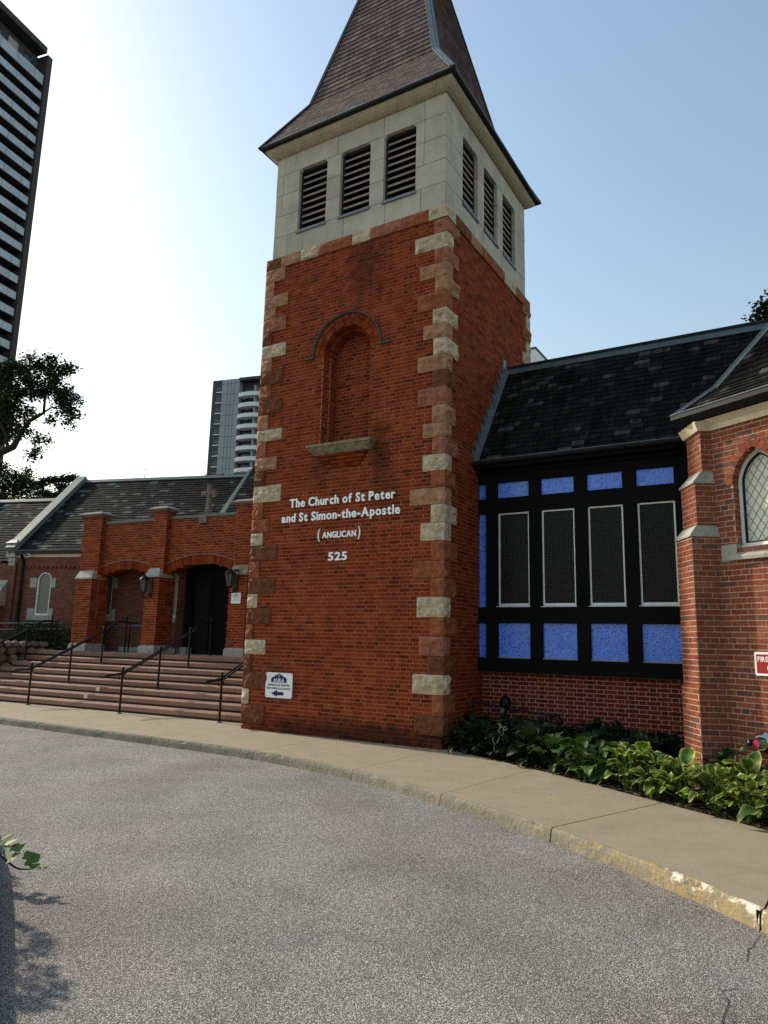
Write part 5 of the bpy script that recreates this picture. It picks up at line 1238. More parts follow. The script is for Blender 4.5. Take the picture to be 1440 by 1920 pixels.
# ------------------------------------------------------------------ nave behind the porch
random.seed(71)
DN = Vector((.958,.287,0)).normalized(); NN = Vector((DN.y,-DN.x,0)); PN = Vector((-15.033,3.152,0)); VN = -NN
nave = thing('nave', (-12, 6, 1.0), 'long dark brick nave with slate roof and pale green verge copings behind the porch', 'church nave')
nw = thing('nave_wall', (-13,4,1.0), None, None); nw.parent = nave; nw.location = Vector((-1,-2,0)); WLOC[nw.name] = Vector((-13,4,1.0))
BW = Brickwork(nw, M['brick_nave'], M['mortar_nave'])
WN = [(-.53,0), (1.665,2.19), (3.86,4.39)]
def nh(z):
    if 2.15 < z < 3.23: return [w for w in WN]
    if 3.23 <= z < 3.49: h = math.sqrt(max(0,.262**2-(z-3.23)**2)); return [((a+b)/2-h,(a+b)/2+h) for a, b in WN]
    return []
BW.wall(PN, DN, NN, -1.30, 8.5, .6, 3.93, 'running', holes=nh)
BW.wall(PN + NN*.05, DN, NN, -1.25, 6, 3.66, 3.93, 'running', backing=True)
BW.wall(PN - VN*-.0 + VN*.25, DN, NN, -9, -1.85, .6, 3.6, 'running')
BW.finish()
for k in range(46):   # dentil course
    a = -1.2 + k*.16
    if a > 4: break
    mb = MB(); mb.obox(PN, DN, NN, a, a+.085, -.02, .05, 3.59, 3.655)
    if k == 0: DM = []
    part('dentil_brick', mb, 'brick_nave', nw)
for i, (a, b_) in enumerate(WN):
    lw = thing('lancet_window', tuple(PN + DN*((a+b_)/2) + Z*2.8), None, None); lw.parent = nave; lw.location = PN + DN*((a+b_)/2) + Z*2.8 - Vector((-12,6,1.0)); WLOC[lw.name] = PN + DN*((a+b_)/2) + Z*2.8
    c = (a+b_)/2
    def lp(hw, z0, zs, rr): return [(c-hw,z0),(c+hw,z0)] + [(c+rr*math.cos(PI*k/10), zs+rr*math.sin(PI*k/10)) for k in range(11)]
    o_, i_ = lp(.262,2.15,3.23,.262), lp(.212,2.21,3.23,.212); P = lambda p, d: PN + DN*p[0] + NN*d + Z*p[1]
    mb = MB(); n_ = len(o_)
    for k in range(n_):
        q1, q2 = k, (k+1)%n_; mb.hexa([P(o_[q1],-.10),P(o_[q2],-.10),P(i_[q2],-.10),P(i_[q1],-.10),P(o_[q1],-.03),P(o_[q2],-.03),P(i_[q2],-.03),P(i_[q1],-.03)])
    part('window_frame', mb, 'white_frame', lw)
    mb = MB(); mb.poly([P(p,-.07) for p in i_]); part('window_pane', mb, 'nave_glass', lw)
    for zz0, zz1 in ((3.0,3.30),(2.02,2.36)):
        for s0, s1 in ((a-.235,a+.0),(b_-.0,b_+.16)):
            mb = MB(); mb.obox(PN, DN, NN, s0, s1, -.1, .012, zz0, zz1); part('jamb_stone', mb, 'grey_stone', lw)
    mb = MB(); mb.obox(PN, DN, NN, a-.16, b_+.05, -.1, .03, 2.0, 2.145); part('window_sill', mb, 'grey_stone', lw)
mb = MB(); mb.obox(PN, DN, NN, -1.3, 8.5, -.3, -.12, .6, 3.9); mb.obox(PN, DN, NN, -9, -1.3, -.6, -.27, .6, 3.6); part('wall_core', mb, 'void', nw)
# buttress with sloping stones, kneeler, downpipes
mb = MB()
bt = Brickwork(nw, M['brick_nave'], M['mortar_nave'], n_parts=0)
bt.wall(PN + NN*.62, DN, NN, -2.05, -1.55, .5, 2.55, 'running'); bt.wall(PN + NN*.62 + DN*-1.55, -NN, DN, 0, .62, .5, 2.55, 'running'); bt.wall(PN + NN*.10, DN, NN, -1.95, -1.30, .6, 3.75, 'running'); bt.wall(PN+NN*.1+DN*-1.3, -NN, DN, 0,.1,.6,3.75,'running'); bt.finish()
mb = MB(); mb.obox(PN, DN, NN, -2.04, -1.56, 0, .61, .5, 2.6); mb.obox(PN, DN, NN, -1.94, -1.31, -.3, .09, .5, 3.75); part('buttress_core', mb, 'mortar_nave', nw)
for k in range(3):
    mb = MB(); z0 = 2.42 + k*.29; d0 = .68 - k*.21; q = lambda a, d, z: PN + DN*a + NN*d + Z*z
    mb.hexa([q(-2.10,d0,z0), q(-1.52,d0,z0), q(-1.52,.05,z0), q(-2.10,.05,z0), q(-2.10,d0-.20,z0+.285), q(-1.52,d0-.20,z0+.285), q(-1.52,.05,z0+.285), q(-2.10,.05,z0+.285)]); part('weathering_stone', mb, 'grey_stone', nw, bevel=.006)
for a0, a1, d, z0, z1 in ((-1.62,-1.28,.20,3.93,4.38),(-1.58,-1.30,.15,3.80,3.93),(-1.56,-1.34,.12,3.68,3.80)):
    mb = MB(); mb.obox(PN, DN, NN, a0, a1, -.1, d, z0, z1); part('kneeler_stone', mb, 'grey_stone', nw, bevel=.01)
mb = MB(); mb.prism([q(-1.50,.201,4.02), q(-1.46,.201,4.02), q(-1.42,.201,4.22), q(-1.48,.201,4.25), q(-1.51,.201,4.19), q(-1.47,.201,4.19)], NN*.006); part('carved_mark', mb, 'rubber', nw)
mb = MB(); mb.hexa([q(-1.66,.24,4.38), q(-1.24,.24,4.38), q(-1.24,-.1,4.38), q(-1.66,-.1,4.38), q(-1.56,.1,4.50), q(-1.32,.1,4.50), q(-1.32,-.1,4.55), q(-1.56,-.1,4.55)]); part('kneeler_cap', mb, 'lead', nw)
for a, z1 in ((-1.04, 4.0), (-2.35, 3.6)):
    mb = MB(); mb.tube([PN+DN*a+NN*.08+Z*.6, PN+DN*a+NN*.08+Z*(z1-.2), PN+DN*a+NN*.2+Z*z1], .05, 8); part('downpipe', mb, 'rail', nave)
for a0, a1, zb in ((-1.28,5.5,0),(-9,-1.95,-.32)):
    dd = 0 if zb == 0 else -.25
    mb = MB(); mb.obox(PN, DN, NN, a0, a1, -.1+dd, .10+dd, 3.94+zb, 4.04+zb); part('white_soffit_board', mb, 'cream', nave)
    mb = MB(); mb.obox(PN, DN, NN, a0, a1, .10+dd, .24+dd, 4.045+zb, 4.14+zb); part('gutter', mb, 'dark_metal', nave)
    mb = MB(); mb.tube([PN+DN*a0+NN*(.245+dd)+Z*(4.135+zb), PN+DN*a1+NN*(.245+dd)+Z*(4.135+zb)], .012, 6); part('gutter_bead', mb, 'lead', nave)
# roofs
nr = thing('nave_roof', (-12,7,5.5), None, None); nr.parent = nave; nr.location = Vector((0,1,4.5)); WLOC[nr.name] = Vector((-12,7,5.5))
def slateroof(a0, a1, e_d, e_z, r_d, r_z, n_parts, verge_l=True, verge_r=False, pitch=.14):
    E_ = PN + VN*e_d + Z*e_z; up = VN*(r_d-e_d) + Z*(r_z-e_z); L = up.length; up.normalize(); nn = DN.cross(up); nn = nn if nn.z > 0 else -nn
    q = lambda a, s, h=0: E_ + DN*a + up*s + nn*h
    mb = MB(); mb.hexa([q(a0,0,-.08), q(a1,0,-.08), q(a1,L,-.08), q(a0,L,-.08), q(a0,0), q(a1,0), q(a1,L), q(a0,L)])
    B_ = lambda a, z: PN + DN*a + VN*(2*r_d-e_d) + Z*z
    mb.hexa([q(a0,L,-.08), q(a1,L,-.08), B_(a1,e_z-.08), B_(a0,e_z-.08), q(a0,L), q(a1,L), B_(a1,e_z), B_(a0,e_z)]); mb.poly([q(a0,0),q(a0,L),B_(a0,e_z)]); mb.poly([q(a1,0),q(a1,L),B_(a1,e_z)])
    part('roof_boarding', mb, 'shingle_under', nr)
    shingles(nr, 'slate', 'shingle_nave', E_, DN, up, int((L-.1)/pitch), pitch, lambda s: (a0, a1), .14, .34, .020, n_parts, jitter=.012)
    mb = MB(); mb.hexa([q(a0,L-.13,.03), q(a1,L-.13,.03), q(a1,L+.02,.03), q(a0,L+.02,.03), q(a0,L-.13,.05), q(a1,L-.13,.05), q(a1,L+.02,.06), q(a0,L+.02,.06)]); part('ridge_capping', mb, 'copper', nr)
    for a, yes in ((a0, verge_l), (a1, verge_r)):
        if yes:
            mb = MB(); w0, w1 = (a-.30, a+.04) if yes != 'R' else (a-.04, a+.34)
            mb.hexa([q(w0,-.05,-.3), q(w1,-.05,-.3), q(w1,L+.1,-.3), q(w0,L+.1,-.3), q(w0,-.05,.17), q(w1,-.05,.17), q(w1,L+.1,.17), q(w0,L+.1,.17)]); part('verge_coping', mb, 'copper', nr)
slateroof(-1.25, 5.15, -.20, 4.14, 2.74, 7.02, 300, True, 'R')
slateroof(-4.9, -1.4, .05, 3.84, 2.6, 6.35, 0, True, False)
slateroof(5.4, 9.5, -.20, 4.5, 3.2, 8.0, 0, False, False)
mb = MB(); p = PN + DN*.9 + VN*3.1; mb.tube([p+Z*6.9, p+Z*7.55], .012, 5); part('aerial', mb, 'lead', nave)
# security camera
sc_ = thing('security_camera', tuple(PN + DN*-.72 + NN*.2 + Z*3.93), 'white dome security camera under the nave gutter', 'camera')
c = PN + DN*-.72 + NN*.20 + Z*3.97
mb = MB(); mb.tube([c, c+NN*.10], .055, 12); mb.tube([c+NN*-.2, c], .03, 8); part('housing', mb, 'sign_white', sc_)
mb = MB(); mb.tube([c+NN*.10, c+NN*.13], .035, 12); part('lens', mb, 'rail', sc_)
# ramp railings
rr_ = thing('ramp_railing', (-17, 3, 1.0), 'thin grey ramp railing in front of the nave wall at the left', 'railing')
for z_ in (1.86, 1.68):
    mb = MB(); mb.tube([PN+DN*-4+NN*.9+Z*z_, PN+DN*-1.2+NN*.9+Z*z_, PN+DN*1.1+NN*.7+Z*(z_+.06)], .018, 8); part('rail', mb, 'lead', rr_)
for a in (-3.5, -1.9, -.3, 1.05):
    mb = MB(); mb.tube([PN+DN*a+NN*.85+Z*1.0, PN+DN*a+NN*.85+Z*1.95], .022, 8); part('post', mb, 'rail', rr_)
rr_ = thing('ramp_railing', (-11.5, 4, 1.1), 'thin grey railing seen through the left porch arch', 'railing')
p1, p2 = P0 - NP*.9 + MP*-5.0, P0 - NP*.9 + MP*-2.8
mb = MB(); mb.tube([p1+Z*(ZL+.72), p2+Z*(ZL+.78)], .018, 8); part('rail', mb, 'lead', rr_)
for t in (.30, .95):
    p = p1.lerp(p2, t); mb = MB(); mb.tube([p+Z*ZL, p+Z*(ZL+.85)], .022, 8); part('post', mb, 'rail', rr_)
mb = MB(); mb.obox(P0, MP, NP, -5.0, -2.8, -1.3, -1.15, ZL, ZL+.13); part('plinth_kerb', mb, 'grey_stone', rr_)

# rubble wall left of the steps
rw = thing('rubble_wall', (-15, 2.2, 0), 'low rounded field stone wall left of the steps', 'wall')
random.seed(77)
def boulder(c, r):
    mb = MB(); n1, n2 = 7, 5
    for i in range(n2+1):
        th_ = PI*i/n2
        for j in range(n1):
            ph = 2*PI*j/n1; d = Vector((math.sin(th_)*math.cos(ph), math.sin(th_)*math.sin(ph), math.cos(th_))); k = 1 + .25*noise.noise(d*1.3 + Vector(c)*7)
            mb.v.append((c[0]+d.x*r[0]*k, c[1]+d.y*r[1]*k, c[2]+d.z*r[2]*k))
    r_ = rnd()
    for i in range(n2):
        for j in range(n1): mb.f.append((i*n1+j, (i+1)*n1+j, (i+1)*n1+(j+1)%n1, i*n1+(j+1)%n1)); mb.r.append(r_)
    return mb
for (xa, ya), (xb, yb), zt in (((-14.25,2.75),(-14.35,1.2),1.32), ((-14.35,1.35),(-19,.9),1.25)):
    L = math.hypot(xb-xa, yb-ya); z = .1
    while z < zt:
        h = U(.16,.24) if z < zt-.25 else .17; s = U(-.2,0)
        while s < L:
            w = U(.2,.42); t = (s+w/2)/L; part('field_stone', boulder((xa+(xb-xa)*t + U(-.03,.03), ya+(yb-ya)*t + U(-.03,.03), z+h/2), (w*.55, .2, h*.58)) if abs(xb-xa) > 1 else boulder((xa+(xb-xa)*t, ya+(yb-ya)*t, z+h/2), (.2, w*.55, h*.58)), 'field_stone', rw, smooth=False); s += w
        z += h
mb = MB(); mb.box(-19,-14.3,1.3,2.9,-.1,1.05); part('earth_fill', mb, 'soil', rw)

# ------------------------------------------------------------------ far buildings
random.seed(81)
az = math.radians(-11); HD = Vector((math.sin(az), math.cos(az), 0)); HN = Vector((HD.y, -HD.x, 0)); HP = Vector((-100.75, 51.135, 0))
hr = thing('high_rise', (-105, 40, 0), 'tall dark apartment tower with stacked grey balconies at the left edge', 'building')
HTOP = 100.0
mb = MB(); mb.obox(HP, HD, HN, -34, -1.3, -22, -1.8, -.2, HTOP-1.4); part('wall', mb, 'hr_dark', hr)
mb = MB(); mb.obox(HP, HD, HN, -34, -1.6, -22.5, .1, HTOP-1.1, HTOP); part('roof_slab', mb, 'hr_fin', hr)
mb = MB(); mb.obox(HP, HD, HN, -1.55, -.55, -22, .35, -.2, HTOP-1.4); part('end_fin', mb, 'hr_fin', hr)
zf = 94.0; k = 0
while zf > 20:
    top = (k == 0)
    mb = MB(); mb.obox(HP, HD, HN, -34, -1.6, -1.85, -.05, zf-1.35, zf-1.1); part('balcony_slab', mb, 'hr_dark', hr)
    a = -34
    while a < -1.7:
        b_ = min(a + 3.4, -1.65); mb = MB(); mb.obox(HP, HD, HN, a+.04, b_-.04, -.04, .06, zf-1.3, zf-.05 if not top else zf+.5)
        if a > -26: part('balcony_panel', mb, 'hr_band', hr)
        a += 3.4
    if k == 0:
        for j in range(9):
            mb = MB(); a = -30 + j*3.2; mb.obox(HP, HD, HN, a, a+1.9, -1.78, -1.7, zf+.2, zf+3.6); part('window', mb, 'hr_curtain' if j%2 else 'hr_glass', hr)
    elif k < 12:
        for j in range(8):
            mb = MB(); a = -31 + j*3.6; mb.obox(HP, HD, HN, a, a+2.2, -1.78, -1.7, zf-.2, zf+1.2); part('window', mb, 'hr_glass', hr)
    zf -= 2.78; k += 1
dd = Vector((.976,.218,0)).normalized(); nd = Vector((dd.y,-dd.x,0)); P2 = Vector((-124.97,124.52,0)) + dd*0
hb = thing('slab_block', (-115,130,0), 'pale grey apartment block with curved white balconies left of the tower', 'building')
mb = MB(); mb.obox(P2, dd, nd, -5.9, 34, -16, -1.6, -.2, 70.2); part('wall', mb, 'hr_dark', hb)
mb = MB(); mb.obox(P2, dd, nd, -5.9, 2.3, -16, 0, -.2, 70.4); part('flank_wall', mb, 'hr_dark', hb)
mb = MB(); mb.obox(P2, dd, nd, -2.9, 2.35, -1.6, .15, -.2, 70.3); part('panel_bay', mb, 'hr_panel', hb)
for k in range(9):
    zz = 67.2 - k*2.95
    mb = MB(); mb.obox(P2, dd, nd, -4.6, -3.1, -.1, .05, zz+.1, zz+1.3); part('window', mb, 'hr_glass', hb)
    mb = MB(); mb.obox(P2, dd, nd, -4.75, -2.95, .0, .12, zz-.35, zz-.1); part('window_sill', mb, 'hr_white', hb)
    if k < 9:
        mb = MB(); mb.obox(P2, dd, nd, -2.88, 2.33, .151, .17, zz+1.9, zz+1.98); part('panel_joint', mb, 'hr_dark', hb)
for a in (-1.2, -.2, .8):
    mb = MB(); mb.obox(P2, dd, nd, a, a+.07, .151, .18, 20, 70.2); part('panel_joint', mb, 'hr_dark', hb)
for k in range(11):
    zf = 65.0 - k*2.95; mb = MB(); n_ = 10
    for j in range(n_):
        a0, a1 = 2.4 + 13*j/n_, 2.4 + 13*(j+1)/n_; f = lambda a: .35 + .75*math.sin(PI*min(1,(a-2.4)/6.5))**.6 if a < 8.9 else .35 + .75*abs(math.sin(PI*(a-8.9)/6.5))**.6
        q = lambda a, d, z: P2 + dd*a + nd*d + Z*z
        mb.hexa([q(a0,f(a0),zf), q(a1,f(a1),zf), q(a1,f(a1)-.15,zf), q(a0,f(a0)-.15,zf), q(a0,f(a0),zf+1.05), q(a1,f(a1),zf+1.05), q(a1,f(a1)-.15,zf+1.05), q(a0,f(a0)-.15,zf+1.05)], .5)
        mb.hexa([q(a0,f(a0)-.15,zf), q(a1,f(a1)-.15,zf), q(a1,-1.6,zf), q(a0,-1.6,zf), q(a0,f(a0)-.15,zf+.2), q(a1,f(a1)-.15,zf+.2), q(a1,-1.6,zf+.2), q(a0,-1.6,zf+.2)], .5)
    part('balcony', mb, 'hr_white', hb)
    mb = MB(); mb.obox(P2, dd, nd, 6.9, 7.4, -1.6, .2, zf+.2, zf+2.95); part('balcony_divider', mb, 'hr_panel', hb)
    for a in (3.0, 8.4, 11):
        mb = MB(); mb.obox(P2, dd, nd, a, a+2.6, -1.59, -1.5, zf+.3, zf+2.4); part('window', mb, 'hr_glass', hb)
mb = MB(); mb.obox(P2, dd, nd, 2.4, 34, -1.6, .6, 69.6, 70.35); part('roof_slab', mb, 'hr_dark', hb)
hb2 = thing('distant_block', (-56,164,0), 'distant pale apartment block peeping out just right of the tower', 'building')
mb = MB(); mb.box(-66,-54,163,178,-.2,79.6); part('wall', mb, 'hr_white', hb2)
mb = MB(); mb.box(-66.3,-53.7,162.7,178,79.6,80.0); part('roof_slab', mb, 'hr_dark', hb2)
for k in range(4):
    mb = MB(); mb.box(-57.4,-55.6,162.9,163.1,77.2-k*2.9,78.8-k*2.9); part('window', mb, 'hr_glass', hb2)

# ------------------------------------------------------------------ trees
def tree(name, base, limbs, clumps, nleaf, lsize, label, m='leaf_dark', seed=1, droop=.3):
    random.seed(seed); t = thing(name, base, label, 'tree')
    mb = MB()
    for pts, r0, r1 in limbs:
        n_ = len(pts); mb.tube(pts, [r0 + (r1-r0)*k/(n_-1) for k in range(n_)], 7)
    part('trunk', mb, 'bark', t, smooth=True)
    tw, mb = MB(), MB()
    tot = sum((c[3]*c[4]*c[5])**.67 for c in clumps)
    for cx_, cy_, cz_, rx, ry, rz in clumps:
        n_ = int(nleaf * (rx*ry*rz)**.67/tot); c = Vector((cx_,cy_,cz_))
        ntw = max(4, n_//26)
        for _ in range(ntw):
            d = Vector((random.gauss(0,1), random.gauss(0,1), random.gauss(0,1))).normalized(); rr = U(.25,1)**.5
            p = c + Vector((d.x*rx*rr, d.y*ry*rr, d.z*rz*rr)); q_ = c + (p-c)*U(.1,.5) + Vector((0,0,-.1*rz))
            tw.tube([q_, q_.lerp(p,.55)+Vector((U(-.1,.1),U(-.1,.1),U(-.05,.1))), p], [.022,.013,.006], 4, cap=False)
            for _ in range(26):
                a = p.lerp(q_, U(-.05,.6)) + Vector((random.gauss(0,.16), random.gauss(0,.16), random.gauss(0,.13)))
                s = lsize*U(.6,1.25); u_ = Vector((U(-1,1),U(-1,1),U(-.7,.4))).normalized(); w_ = u_.cross(Vector((U(-.5,.5),U(-.5,.5),1))).normalized()*s*.45
                e = u_*s; r_ = rnd(); mb.poly([a, a+e*.35+w_, a+e, a+e*.35-w_*U(.6,1)], r_)
    part('branches', tw, 'bark', t); part('crown', mb, m, t, kind='stuff')
def C2W(px, py, D):
    """a point D metres deep along a sight line; trees stand where those lines meet their distance"""
    return CAM + (RIGHT*((px-720)/1343.4) + DOWN*((py-960)/1343.4) + FWD)*D
D = 33
g = lambda x, y, dd_=0: C2W(x, y, D+dd_)
c = lambda x, y, r, dd_=0, ry=None: (*g(x, y, dd_), r*D/1343*1.0, (ry or r)*D/1343, r*D/1343)
tb = g(-120, 1180); tb.z = -.2
tree('maple_tree', tuple(tb), [([tb, g(-110,1000), g(-95,900), g(-60,868)], .45, .26), ([g(-60,868), g(0,848), g(25,838), g(38,815)], .24, .12), ([g(38,815), g(55,790), g(82,774), g(85,740)], .12, .05), ([g(60,788), g(95,765), g(120,760)], .06, .02), ([g(15,842), g(10,815), g(0,790)], .09, .04), ([g(85,745), g(95,705), g(96,670)], .05, .015), ([g(60,755), g(55,700), g(55,665)], .05, .015)],
     [c(10,700,26), c(15,760,34), c(5,800,36,2), c(45,690,14,1), c(68,690,14), c(55,672,11), c(95,675,13), c(98,700,16), c(120,693,12,1), c(130,690,10), c(85,730,16), c(110,735,14), c(128,735,13,1), c(143,750,10), c(140,778,11), c(128,792,9), c(115,760,10), c(48,775,16), c(45,735,12), c(28,725,10), c(45,805,13), c(72,820,12), c(90,825,9), c(62,845,11), c(62,855,6), c(25,735,14), c(60,712,20), c(78,690,14), c(102,718,18), c(120,745,17), c(126,768,15), c(96,785,10), c(66,738,16,1), c(35,690,14), c(-20,740,45,2), c(-30,820,40,3)], 19500, .15, 'large maple with dark ragged crown rising behind the nave at the left', seed=5)
D = 46
tb = g(-10, 1180); tb.z = -.2
tree('dense_tree', tuple(tb), [([tb, g(-5,1000), g(10,930)], .35, .15)], [c(10,905,36), c(35,895,24), c(55,905,26), c(20,930,40,1), c(60,930,30,2), c(5,880,18), c(48,880,10), (*g(0,960), 1.6, 1.4, 1.4), c(45,955,26)], 9000, .17, 'dense dark green tree behind the left end of the nave roof', seed=6)
D = 60
tb = g(115, 1180); tb.z = -.2
tree('layered_tree', tuple(tb), [([tb, g(115,1000), g(112,915)], .3, .12)], [(*g(x_, y_), 26*D/1343, 12*D/1343, 7*D/1343) for x_, y_ in ((85,902),(112,900),(132,896),(118,912),(80,925),(100,930),(70,910),(125,925),(60,940))], 5200, .22, 'broad tree with layered boughs seen above the nave verge', seed=7)
D = 24
tb = g(1480, 1150); tb.z = -.2
tree('dark_tree', tuple(tb), [([tb, g(1478,800), g(1470,640)], .25, .08)], [c(1445,585,18), c(1432,598,12), c(1418,600,8), c(1462,620,40), c(1428,575,8), c(1446,562,10)], 2600, .14, 'dark tree showing above the wing ridge at the right edge', seed=8)
D = 70
for x_, lab in ((388, 'small pale treetop above the nave ridge, left of the far block'), (412, 'small green treetop above the nave ridge in front of the far block')):
    tb = g(x_, 1170); tb.z = -.2
    tree('small_tree', tuple(tb), [([tb, g(x_, 900)], .15, .05)], [c(x_, 905, 10), c(x_+4, 893, 4), c(x_-5, 897, 4)], 420, .22, lab, m='leaf_shrub', seed=9+x_)

def shrub(name, base, clumps, n, size, label, m, seed, group=None, wood=True):
    random.seed(seed); t = thing(name, base, label, 'shrub', group); mb, tw = MB(), MB(); B = Vector(base); tot = sum(q[3]**3 for q in clumps)
    for x, y, z, r in clumps:
        for _ in range(int(n*r**3/tot)):
            d = Vector((random.gauss(0,1), random.gauss(0,1), random.gauss(0,1))).normalized()*r*U(.4,1)**.6; a = Vector((x,y,z)) + d; s = size*U(.6,1.3)
            u_ = (d.normalized() + Vector((U(-.8,.8),U(-.8,.8),U(-.3,.9)))).normalized(); w_ = u_.cross(Vector((U(-.6,.6),U(-.6,.6),1))).normalized()*s*.38; e = u_*s
            mb.poly([a, a+e*.4+w_, a+e, a+e*.4-w_], rnd())
        for _ in range(7):
            p = Vector((x,y,z)) + Vector((U(-.7,.7),U(-.7,.7),U(.1,.9)))*r; tw.tube([Vector((B.x+U(-.1,.1), B.y+U(-.1,.1), B.z)), Vector((x,y,z-.5*r)).lerp(p,.5), p], [.012,.008,.003], 4, cap=False)
    part('stems', tw, 'stem', t); part('foliage', mb, m, t, kind='stuff')
shrub('rounded_shrub', (-14.9,2.6,1.0), [(-15.6,2.7,1.35,.42), (-15.0,2.6,1.50,.48), (-14.55,2.8,1.55,.44), (-14.0,3.0,1.45,.35), (-16.2,2.6,1.2,.35), (-13.7,3.1,1.3,.28)], 6500, .075, 'rounded grey-green shrub behind the rubble wall beside the porch', 'leaf_shrub', 3)

# ------------------------------------------------------------------ hostas
def leaf_mesh(name, m, L, W, arch, cup, wave, seed):
    """one hosta leaf with stalk: rises from the origin, arches over along +x"""
    random.seed(seed); nl, nw_ = 9, 6; v, f, ed, ve = [], [], [], []
    ph = U(0, 6)
    for i in range(nl+1):
        t = i/nl; a = arch[0] + (arch[1]-arch[0])*t
        if i == 0: x, z = 0, 0
        else: x += math.cos(a)*L/nl; z += math.sin(a)*L/nl
        w = W*(math.sin(PI*min(1, t**.75*.98+.02))**.85)*(1-.15*t) + .002
        for j in range(nw_+1):
            s = (j/nw_)*2-1; y_ = s*w; zz = z + cup*abs(s)**1.5*w + wave*math.sin(t*11+ph+s*2)*abs(s)**2
            v.append((x - abs(s)**2*w*.25*(1 if i < 2 else 0), y_, zz)); ed.append(max(abs(s), (t-.6)/.4*1.05 if t > .6 else 0)); ve.append(.5+.5*math.cos(s*16))
    for i in range(nl):
        for j in range(nw_): k = i*(nw_+1)+j; f.append((k, k+1, k+nw_+2, k+nw_+1))
    me = bpy.data.meshes.new(name); me.from_pydata(v, [], f); me.materials.append(M[m])
    for nm, dat in (('edge', ed), ('vein', ve)):
        at = me.attributes.new(nm, 'FLOAT', 'POINT'); at.data.foreach_set('value', np.array(dat, dtype=np.float32))
    me.polygons.foreach_set('use_smooth', [True]*len(me.polygons)); return me
LEAVES = {}
for mm in ('hosta_green', 'hosta_var', 'hosta_shaded'):
    LEAVES[mm] = [leaf_mesh('leaf', mm, U(.20,.27), U(.065,.09), (U(.25,.7), U(-1.2,-.5)), U(.1,.35), U(.006,.02), 100+k) for k in range(6)]
random.seed(91)
def hosta(x, y, m, label, group, n=20, sc=1.0, zb=-.10):
    t = thing('hosta', (x, y, zb), label, 'plant', group); st = MB()
    for k in range(n):
        lvl = k/n; az_ = k*2.4 + U(-.4,.4); r = (.05 + .17*(1-lvl))*sc*U(.8,1.2); h = (.08 + .29*lvl**.8)*sc*U(.85,1.2)
        p = Vector((x + r*math.cos(az_), y + r*math.sin(az_), zb + h))
        o_ = bpy.data.objects.new('leaf', random.choice(LEAVES[m])); link(o_, t); o_.location = p - Vector((x,y,zb))
        o_.rotation_euler = (U(-.35,.35), U(-.5,.25) + (.25 - .9*lvl), az_); s = sc*U(.62,1.05); o_.scale = (s,s,s)
        st.tube([(x+U(-.03,.03), y+U(-.03,.03), zb), (x + r*.5*math.cos(az_), y + r*.5*math.sin(az_), zb+h*.7), tuple(p)], .004, 4, cap=False)
    part('stalks', st, m, t)
def bedge(x):
    for a, b_ in zip(BACK, BACK[1:]):
        if a[0] <= x <= b_[0]: return a[1] + (b_[1]-a[1])*(x-a[0])/(b_[0]-a[0])
    return 0
spots = []; HOST = []
xx = .42
while xx < 5.6:
    spots.append((xx, 0)); xx += U(.28,.40)
for x, _ in spots:
    e = bedge(x); far_ = 1.35 if x < 3.4 else (-.87 if x < 4.0 else -.85 - (x-4.2)*.5)
    y = e + .30; row = 0
    while y < far_ - .12:
        X_ = x + U(-.10,.10)
        if 3.4 < X_ < 4.3 and y > -1.25 + (0 if X_ < 3.6 else 0) and y > -1.1: y += .4; continue
        front = row == 0
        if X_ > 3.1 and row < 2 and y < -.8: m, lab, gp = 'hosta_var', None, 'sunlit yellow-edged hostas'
        elif X_ < 1.9 or row > 1: m, lab, gp = 'hosta_shaded', None, 'shade-darkened hostas in the bed'
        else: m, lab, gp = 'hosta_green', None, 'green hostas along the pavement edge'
        spots_lab = {'hosta_var': 'yellow-edged hosta in the sunlit bed below the apse buttress', 'hosta_shaded': 'shade-darkened hosta deep in the bed by the wing wall', 'hosta_green': 'mid green hosta at the pavement edge before the wing'}[m]
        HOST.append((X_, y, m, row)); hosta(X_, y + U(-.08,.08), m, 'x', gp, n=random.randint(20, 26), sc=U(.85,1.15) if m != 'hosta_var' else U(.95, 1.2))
        y += U(.36,.48); row += 1
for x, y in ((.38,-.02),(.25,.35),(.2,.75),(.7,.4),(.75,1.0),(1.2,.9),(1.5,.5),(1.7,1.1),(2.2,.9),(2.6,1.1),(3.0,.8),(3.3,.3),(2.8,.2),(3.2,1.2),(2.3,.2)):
    HOST.append((x, y, 'hosta_shaded', 5)); hosta(x, y, 'hosta_shaded', 'x', 'shade-darkened hostas in the bed', n=18, sc=U(.9,1.2))
HT = [o for o in COL.objects if o.name.split('.')[0] == 'hosta' and o.parent is None]
HT.sort(key=lambda o: o.location.x); seen = {}
ORD = ['first', 'second', 'third', 'fourth', 'fifth', 'sixth', 'seventh', 'eighth', 'ninth', 'tenth', 'eleventh', 'twelfth']
